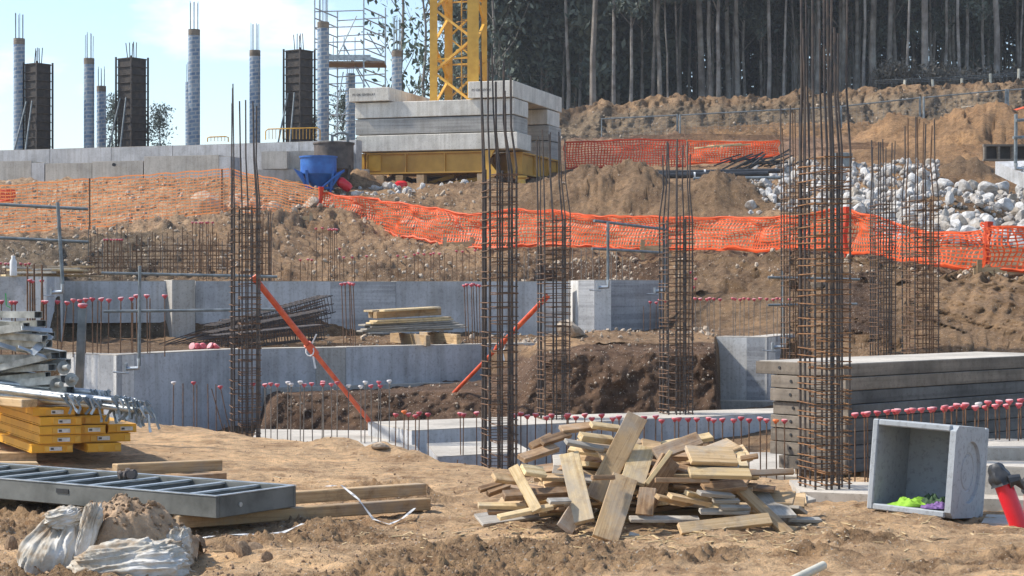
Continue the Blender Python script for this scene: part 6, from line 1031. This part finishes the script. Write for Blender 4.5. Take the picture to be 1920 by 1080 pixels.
# ---------------------------------------------------------------- white sack and soil in the lower left corner
def sack(cx, cy, cz, sx, sy, sz, seed, ang, name, parent, squeeze=0, depth=.10, tilt=0, freq=1.0, flat=0):
    nu, nv = 190, 110; mb = MB(); TH, PH = np.meshgrid(np.linspace(0, 2 * np.pi, nu, False), np.linspace(.02, np.pi - .02, nv))
    x, y, z = np.cos(TH) * np.sin(PH), np.sin(TH) * np.sin(PH), np.cos(PH); x, y, z = [np.sign(q) * np.abs(q) ** .8 for q in (x, y, z)]
    a_ = R(ang); u_ = x * math.cos(a_) + z * math.sin(a_); v_ = -x * math.sin(a_) + z * math.cos(a_); w = fbm(x * 1.3, y * 1.3, z * 1.3, seed, 3)
    r1 = (1 - np.abs(fbm(u_ * .9, v_ * 4.2 * freq + w * .8, y * 1.2, seed + 2, 3, .45))) ** 3; r2 = (1 - np.abs(fbm(u_ * 2.2, v_ * 9 * freq + w, y * 2, seed + 5, 2))) ** 3
    f = 1 + .16 * w + depth * (r1 - .45) + depth * .35 * (r2 - .4); top = sm(.1, 1, z); f2 = f * (1 - squeeze * top)
    V = np.stack([x * sx * f2 + tilt * z * sz, y * sy * f2, z * sz * f * (1 - flat * np.abs(x))], -1).reshape(-1, 3); idx = [(i * nu + k, (i + 1) * nu + k, (i + 1) * nu + (k + 1) % nu, i * nu + (k + 1) % nu) for i in range(nv - 1) for k in range(nu)]; idx += [tuple(range(nu)), tuple((nv - 1) * nu + k for k in range(nu))[::-1]]
    mb.add(V.tolist(), idx, True); return mb.build(name, M['fabric'], parent, (cx, cy, cz))
e = empty('rubble_sack', (X(200, 10.7), 10.7, .0), 0, 'torn white woven sack with folds lying under spilled soil at lower left', 'sack')
def sk_(px, py, D, *a, **k): q = P(px, py, D) - e.location; return sack(q.x, q.y, q.z, *a, **k)
sk_(112, 1045, 10.75, .22, .22, .27, 12, 72, 'sack_body', e, squeeze=.55, depth=.11, tilt=.10, freq=1.2)
sk_(125, 975, 10.72, .115, .10, .07, 19, 25, 'sack_neck', e, depth=.18)
sk_(165, 1010, 10.62, .06, .07, .20, 31, 78, 'sack_fold', e, depth=.16, tilt=.25)
sk_(250, 1068, 10.55, .33, .20, .16, 15, 14, 'sack_flap', e, depth=.12, freq=1.7, squeeze=.15)
sk_(285, 1045, 10.62, .19, .15, .10, 27, 18, 'sack_flap', e, depth=.14, freq=1.5)
sk_(335, 1022, 10.85, .07, .09, .11, 23, 60, 'sack_corner', e, depth=.16)
n_ = 70; gx, gy = np.meshgrid(np.linspace(-1, 1, n_), np.linspace(-1, 1, n_)); hh = np.clip(1 - (gx ** 2 + gy ** 2) * (1 + .3 * vn(gx * 3, gy * 3, 0, 4)), 0, 1) ** .8 * .37 + .03 * fbm(gx * 4, gy * 4, 0, 8, 5, .65) - .02
mb = MB(); mb.add(np.stack([gx * .42 + hh * .0, gy * .42, hh], -1).reshape(-1, 3).tolist(), [(i * n_ + k, i * n_ + k + 1, (i + 1) * n_ + k + 1, (i + 1) * n_ + k) for i in range(n_ - 1) for k in range(n_ - 1)], True)
so = mb.build('soil_heap', M['soil_tan'], None, (X(232, 10.92), 10.92, .02)); tag(so, 'spilled brown soil heaped over the white sack', kind='stuff')
cm_ = [rock_mesh('clod', M['clod'], 300 + s, 2) for s in range(5)]
HV = [(Vector(v) + so.location) for v in mb.v]; HV = [v for v in HV if v.z > .13 and v.y < 11.05]
cm_ = [rock_mesh('clod', M['soil_tan'], 300 + s_, 2) for s_ in range(5)]
for i in range(130):
    p = random.choice(HV); k = random.uniform(.015, .036) * (1.6 if i % 9 == 0 else 1)
    o = link('soil_clod', random.choice(cm_), None, p + Vector((0, 0, k * .15)), (random.uniform(0, 6), i, i * 2)); o.scale = (k, k * .9, k * .75); tag(o, 'tan lump of soil resting on the heap over the torn white sack', 'clod', 'soil lumps on the sack')
# small things
o = MB().lathe([(.05, 0), (.055, .02), (.055, .22), (.03, .27), (.032, .30), (.028, .31)], 14).build('bottle', M['white'], None, PZ(25, 1.79, 28.95)); tag(o, 'white plastic bottle standing on the wall at the left edge', 'bottle')
for i, (px, y, D) in enumerate([(361, 650, 25.0), (371, 649, 25.0), (380, 650, 25.05), (394, 649, 25.1), (400, 648, 25.15), (406, 649, 25.1)]): o = link('loose_cap', cap_mesh('cap', 1.9), None, PZ(px, .79, D + .9), (random.uniform(-1, 1), random.uniform(-1, 1), 0)); tag(o, '%s loose red cap from the left lying on the low wall' % ordn(i), 'cap', 'loose caps on the wall')
board(PZ(608, -.10, 20.9), PZ(640, -.10, 20.8), .15, .06, 'wood', 'small wooden block left of the foot of the long red prop', cat='block'); board(PZ(578, -.12, 20.7), PZ(608, -.12, 20.7), .12, .03, 'wood_pale', 'thin offcut beside the small wooden block', cat='offcut')
o = link('stone', ROCKS_T[2], None, gp(712, 17.9, .02)); o.scale = (.2, .14, .10); tag(o, 'grey rubble lump at the edge of the plateau beside the footing', 'stone')
for px, y, D, k in [(505, 985, 0, .16)]: pass
for i, (px, D, k) in enumerate([(345, 11.45, .11), (372, 11.5, .09), (455, 11.15, .12), (480, 11.3, .10), (500, 11.0, .08), (430, 11.2, .09), (60, 11.9, .1), (20, 11.6, .12)]): o = link('soil_clod', cm_[i % 5], None, gp(px, D, k * .15), (i, i * 2, i * 3)); o.scale = (k * 1.3, k, k * .7); tag(o, '%s large clod lying in the churned mud' % ordn(i), 'clod', 'large clods in the mud')

# splinters and offcut chips trodden into the sand
mb = MB()
for i in range(520):
    if i % 3: x = random.gauss(X(1220, 12.4), .95); y = random.gauss(12.2, .45)
    else: x = random.uniform(-3.4, 3.4); y = random.uniform(10.6, 15.5)
    z = gz(x, y) + .004; a = random.uniform(0, 3.14); L = random.uniform(.012, .07); d = Vector((math.cos(a), math.sin(a), random.uniform(-.08, .12))) * L; mb.bar(Vector((x, y, z)) - d, Vector((x, y, z)) + d, random.uniform(.004, .014), .004)
tag(mb.build('wood_chips', M['wood_pale']), 'pale splinters and wood chips trodden into the sand around the timber pile', kind='stuff')
